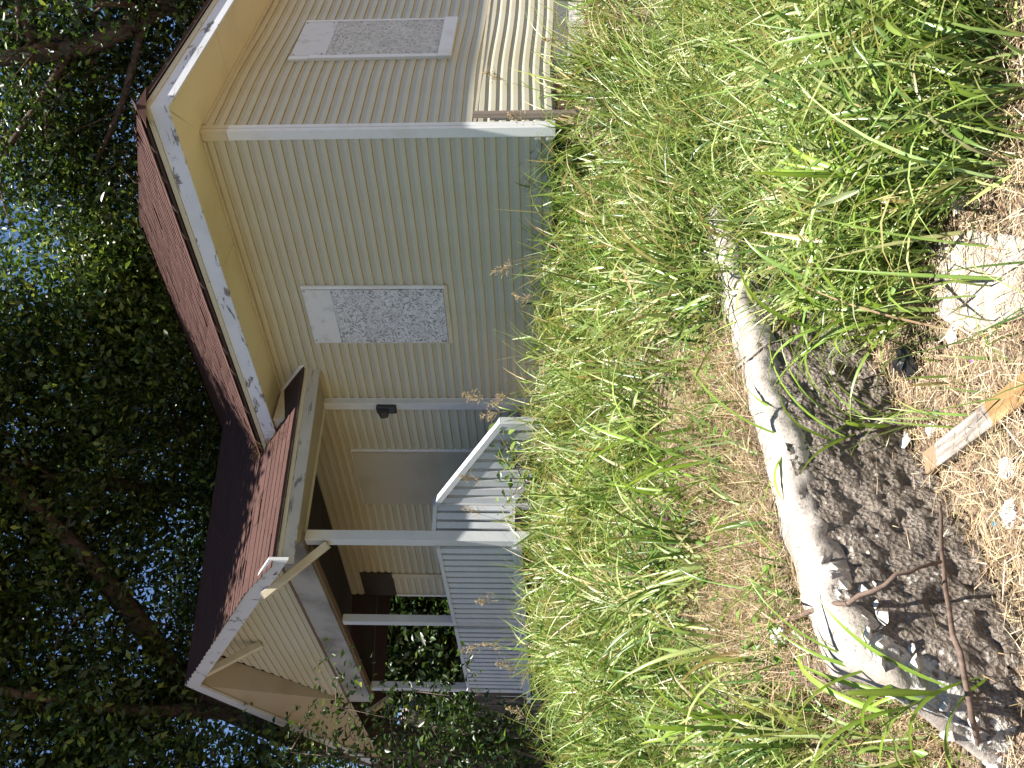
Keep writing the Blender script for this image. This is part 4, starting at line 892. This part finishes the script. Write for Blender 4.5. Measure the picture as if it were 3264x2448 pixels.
# ------------------------------------------------------------------ dead sticks, board, litter
def stick(pts, r, label, mat=STICK, n=7, off=.0):
    P = [Vector(at_ground(x,y)) for x,y,l in pts]; P = [p + (Vector((CA,CB,CZ))-p).normalized()*(off+l*1.3) for p, (x,y,l) in zip(P,pts)]; o = []
    for p, q in zip(P[:-1],P[1:]):
        for i in range(4): o.append(p.lerp(q,i/4)+Vector((random.gauss(0,.004),random.gauss(0,.004),random.gauss(0,.003))))
    o.append(P[-1]); return MB().tube(o, list(np.linspace(r, r*.55, len(o))), n).build('fallen_stick', mat, None, label, 'stick')
stick([(3130,2440,.04),(3105,2300,.10),(3060,2080,.16),(3010,1880,.12),(3000,1650,.04),(2995,1600,.02)], .0105, 'long reddish brown stick lying across the foot of the retaining wall', off=.13)
stick([(2485,1985,.02),(2600,1945,.04),(2700,1915,.07),(2860,1840,.22),(3000,1790,.20)], .011, 'thin brown stick crossing over the wall cap and down its face', off=.10)
stick([(1975,1710,.34),(2020,1690,.36),(2075,1640,.33),(2150,1665,.22),(2215,1672,.12),(2290,1680,.02)], .016, 'dark crooked branch poking up out of the grass before the porch', STICK_DARK)
stick([(1860,1025,.22),(1800,1080,.30),(1790,1150,.33),(1800,1220,.30),(1850,1290,.2)], .010, 'thin dark curved branch arching in the grass near the stairs', STICK_DARK)
stick([(2260,1230,.03),(2330,1185,.04),(2390,1140,.05),(2460,1085,.04)], .009, 'small pale grey twig lying across the wall cap', WOOD_GREY, off=.10)
p = Vector(at_ground(2990,1478)); q = Vector(at_ground(3262,1275)); L = (q-p).length*1.9; d = (q-p).normalized()
E0_, E1_ = (q-p).length*.78, (q-p).length*.17
k = M_('split_board_wood'); fy = k.noise(1,6,.6,k.mapping((3,40,40)))
sp = k.n('ShaderNodeSeparateXYZ'); k.l(k.tc, sp.inputs[0])
edge = k.ramp(k.math('ADD', k.math('MULTIPLY', sp.outputs[0], 1.0), k.math('MULTIPLY', k.math('SUBTRACT', k.noise(9,3), .5), .14)), [(E0_,0),(E0_+.012,1)])
grey = k.mix(k.ramp(fy,[(.35,0),(.65,1)]), (.13,.11,.095), (.36,.32,.29)); fresh = k.mix(k.ramp(fy,[(.35,0),(.65,1)]), (.15,.09,.035), (.27,.175,.08))
wet = k.ramp(k.math('ADD', sp.outputs[0], k.math('MULTIPLY', k.math('SUBTRACT', k.noise(12,3), .5), .08)), [(E1_,1),(E1_+.012,0)])
k.col(k.mix(wet, k.mix(edge, grey, fresh), (.20,.14,.09))); k.bump(fy,.4,.003); SPLIT = k.fin(.8,.2)
bw = MB().box((0,-.045,0),(L,.045,.035)).mesh('loose_board', SPLIT, swap=False); xw = Vector((d.y,d.x,d.z)).normalized(); zw = Vector((0,0,1)); yw = zw.cross(xw).normalized(); zw = xw.cross(yw)
mm = Matrix((xw,yw,zw)).transposed().to_4x4(); mm.translation = Vector(W(p))+Vector((0,0,.02))
bo = link('loose_board', bw, None, mm); tag(bo, 'weathered grey board with fresh tan split end on the straw', 'board'); md = bo.modifiers.new('bevel','BEVEL'); md.width = .004
# concrete slab of the old walk
cs = [at_ground(x,y) for x,y in ((2990,1000),(3000,880),(3010,760),(3130,730),(3300,760),(3300,1010),(3130,1060),(3060,1040))]
cz = -1.495
MB().prism([(a,b,cz-.05) for a,b,_ in cs], (0,0,.066)).build('concrete_slab', CAPM, None, 'piece of pale concrete paving half buried in straw below the wall', 'paving', bevel=.012)
def crumple(name, x, y, sx_, sy_, h, mat, label, cat, seed, lift=.0, tri=2):
    a, b, z = at_ground(x,y); bm = bmesh.new(); bmesh.ops.create_icosphere(bm, subdivisions=tri+1, radius=1)
    rg = random.Random(seed); ang = rg.uniform(0,6.28); off = Vector((seed*3.1,0,0))
    for v in bm.verts:
        n_ = noise.noise(v.co*1.8+off)*.35+abs(noise.noise(v.co*4.2+off))*.55
        c = v.co*(.72+n_); v.co = Vector((c.x*sx_*math.cos(ang)-c.y*sy_*math.sin(ang), c.x*sx_*math.sin(ang)+c.y*sy_*math.cos(ang), max(-.1,c.z)*h))
    me = bpy.data.meshes.new(name); bm.to_mesh(me); bm.free(); me.materials.append(mat)
    o = link(name, me, None, Matrix.Translation(W((a,b,z+lift+h*.25)))); tag(o, label, cat); return o
crumple('plastic_bag', 2920,1150,.115,.09,.065,BLACK,'shiny crumpled black plastic bag in the straw below the wall','plastic bag',1)
crumple('paper_scrap', 3060,625,.09,.06,.035,PAPER,'large crumpled white sheet in the straw right of the concrete slab','paper',2)
crumple('paper_scrap', 3040,1075,.05,.035,.02,PAPER,'flat white scrap beside the edge of the concrete slab','paper',3)
crumple('paper_scrap', 2975,1375,.045,.035,.02,PAPER,'crumpled white tissue next to the cyan wrapper','paper',4)
crumple('paper_scrap', 3215,1495,.055,.04,.02,PAPER,'white paper tatter lying below the loose board','paper',5)
crumple('paper_scrap', 3230,1640,.055,.045,.03,PAPER,'torn white wrapper with a blue corner at the lower edge','wrapper',6)
crumple('foam_cup', 2505,2025,.055,.05,.05,PAPER,'crushed white foam cup in the ground cover above the wall','cup',7)
crumple('paper_scrap', 2850,2205,.045,.02,.02,PAPER,'small white rag below the broken end of the wall cap','rag',8)
crumple('paper_scrap', 3190,2390,.05,.04,.03,PAPER,'ball of white tissue beside the long stick at the far left','paper',9)
crumple('stone', 3050,2310,.06,.045,.03,LAMPM,'dark flat stone in the straw under the broken wall end','stone',10)
crumple('stone', 2530,1630,.04,.03,.025,RUBBLE,'small grey stone lodged behind the wall cap','stone',11)
crumple('bottle_cap', 3105,1145,.022,.013,.012,PURPLE,'tiny purple plastic cap on the straw','bottle cap',12)
crumple('candy_wrapper', 2990,1318,.022,.016,.012,CYAN,'small cyan wrapper above the loose board','wrapper',13)
crumple('candy_wrapper', 3180,1672,.022,.016,.012,CYAN,'bright blue scrap on the torn white wrapper','wrapper',14)
crumple('candy_wrapper', 3028,1480,.016,.012,.010,CYAN,'teal fragment at the tip of the loose board','wrapper',15)
crumple('paper_scrap', 3070,965,.07,.03,.02,PAPER,'bluish white strip of paper at the slab edge','paper',16)
crumple('dead_leaf', 3060,1000,.03,.02,.008,LITTERLEAF,'curled brown leaf on the concrete slab','leaf',17)
# folded packet with dark printed stripes
pk = Vector(at_ground(2905,1400)); MBp = MB()
MBp.box((-.035,-.085,0),(.035,.085,.012)); o = MBp.build('paper_packet', PAPER, None, 'flat white packet with a black striped label at the foot of the wall', 'packet'); o.location = Vector(W(pk))+Vector((0,0,.03)); o.rotation_euler = (.5,.25,.5)
MB().box((-.0355,-.02,.0125),(.0355,.055,.0135)).build('label', BLACK, o).matrix_parent_inverse = Matrix.Identity(4)
for i in range(5): MB().box((-.025,-.012+i*.012,.0138),(.022,-.006+i*.012,.0145)).build('stripe', PAPER, o).matrix_parent_inverse = Matrix.Identity(4)
# leaf debris in the roof valley
n = 260; u = RNG.random(n); f0 = np.array([3.95,-.58,3.50]); f1 = np.array([3.35,-.75,3.10]); f2 = np.array([4.7,.3,3.95])
tt = RNG.random(n)[:,None]; c = np.where(RNG.random((n,1))<.5, f0+(f1-f0)*tt, f0+(f2-f0)*tt*.5) + RNG.normal(size=(n,3))*np.array([.07,.07,.012]); c[:,2] += .045
V, F, C = blades(c[:,[1,0,2]], RNG.uniform(0,6.28,n), RNG.uniform(.05,.16,n), np.full(n,.004), RNG.uniform(1.0,1.7,n), RNG.normal(size=n)*.5, pick(n,[(.20,.13,.08),(.32,.22,.13),(.10,.07,.05)],(3,2,3)), 4, .2)
tag(link('valley_debris', np_mesh('valley_debris', V, F, STRAWM, C)), kind='stuff')

# ------------------------------------------------------------------ beyond the porch
nb = rd(-8.6,27,0)
nh = empty('neighbor_house', (nb[0],nb[1],-.3), 'white neighbouring house with brown roof glimpsed through the porch', 'house')
def nbx(lo, hi): return MB().box((nb[0]+lo[0],nb[1]+lo[1],lo[2]),(nb[0]+hi[0],nb[1]+hi[1],hi[2]))
nbx((-2.5,-1,-.4),(4,5,2.6)).build('wall', TRIM, nh); nbx((-.2,-1.03,.6),(.9,-.98,2.0)).build('window', DARK, nh); nbx((-2.53,.6,.6),(-2.48,1.6,2.0)).build('window', DARK, nh)
MB().prism([(nb[0]-3,nb[1]-1.5,2.6),(nb[0]+4.5,nb[1]-1.5,2.6),(nb[0]+.75,nb[1]-1.5,4.6)], (0,7,0)).build('roof', WOOD_V, nh)
fa = rd(-5.6,17.2,0); fb = rd(-9.2,16.4,0); fen = empty('wood_fence', (fa[0],fa[1],-.25), 'weathered brown board fence beyond the left end of the porch', 'fence')
fv = Vector((fb[0]-fa[0],fb[1]-fa[1],0)); n = int(fv.length/.15); fdx = fv.normalized(); pm = upright(Vector((0,0,0)), fdx, 0, 1.75, .14, .022).mesh('plank', WOOD_V)
for i in range(n): link('plank', pm, fen, Matrix.Translation(W((fa[0]+fdx.x*.15*i, fa[1]+fdx.y*.15*i, -.25+random.uniform(-.03,.03)))))
MB().bar(Vector((fa[0],fa[1],.2))+Vector((.05,.05,0)), Vector((fb[0],fb[1],.2))+Vector((.05,.05,0)), .04,.09).build('rail', WOOD_V, fen)
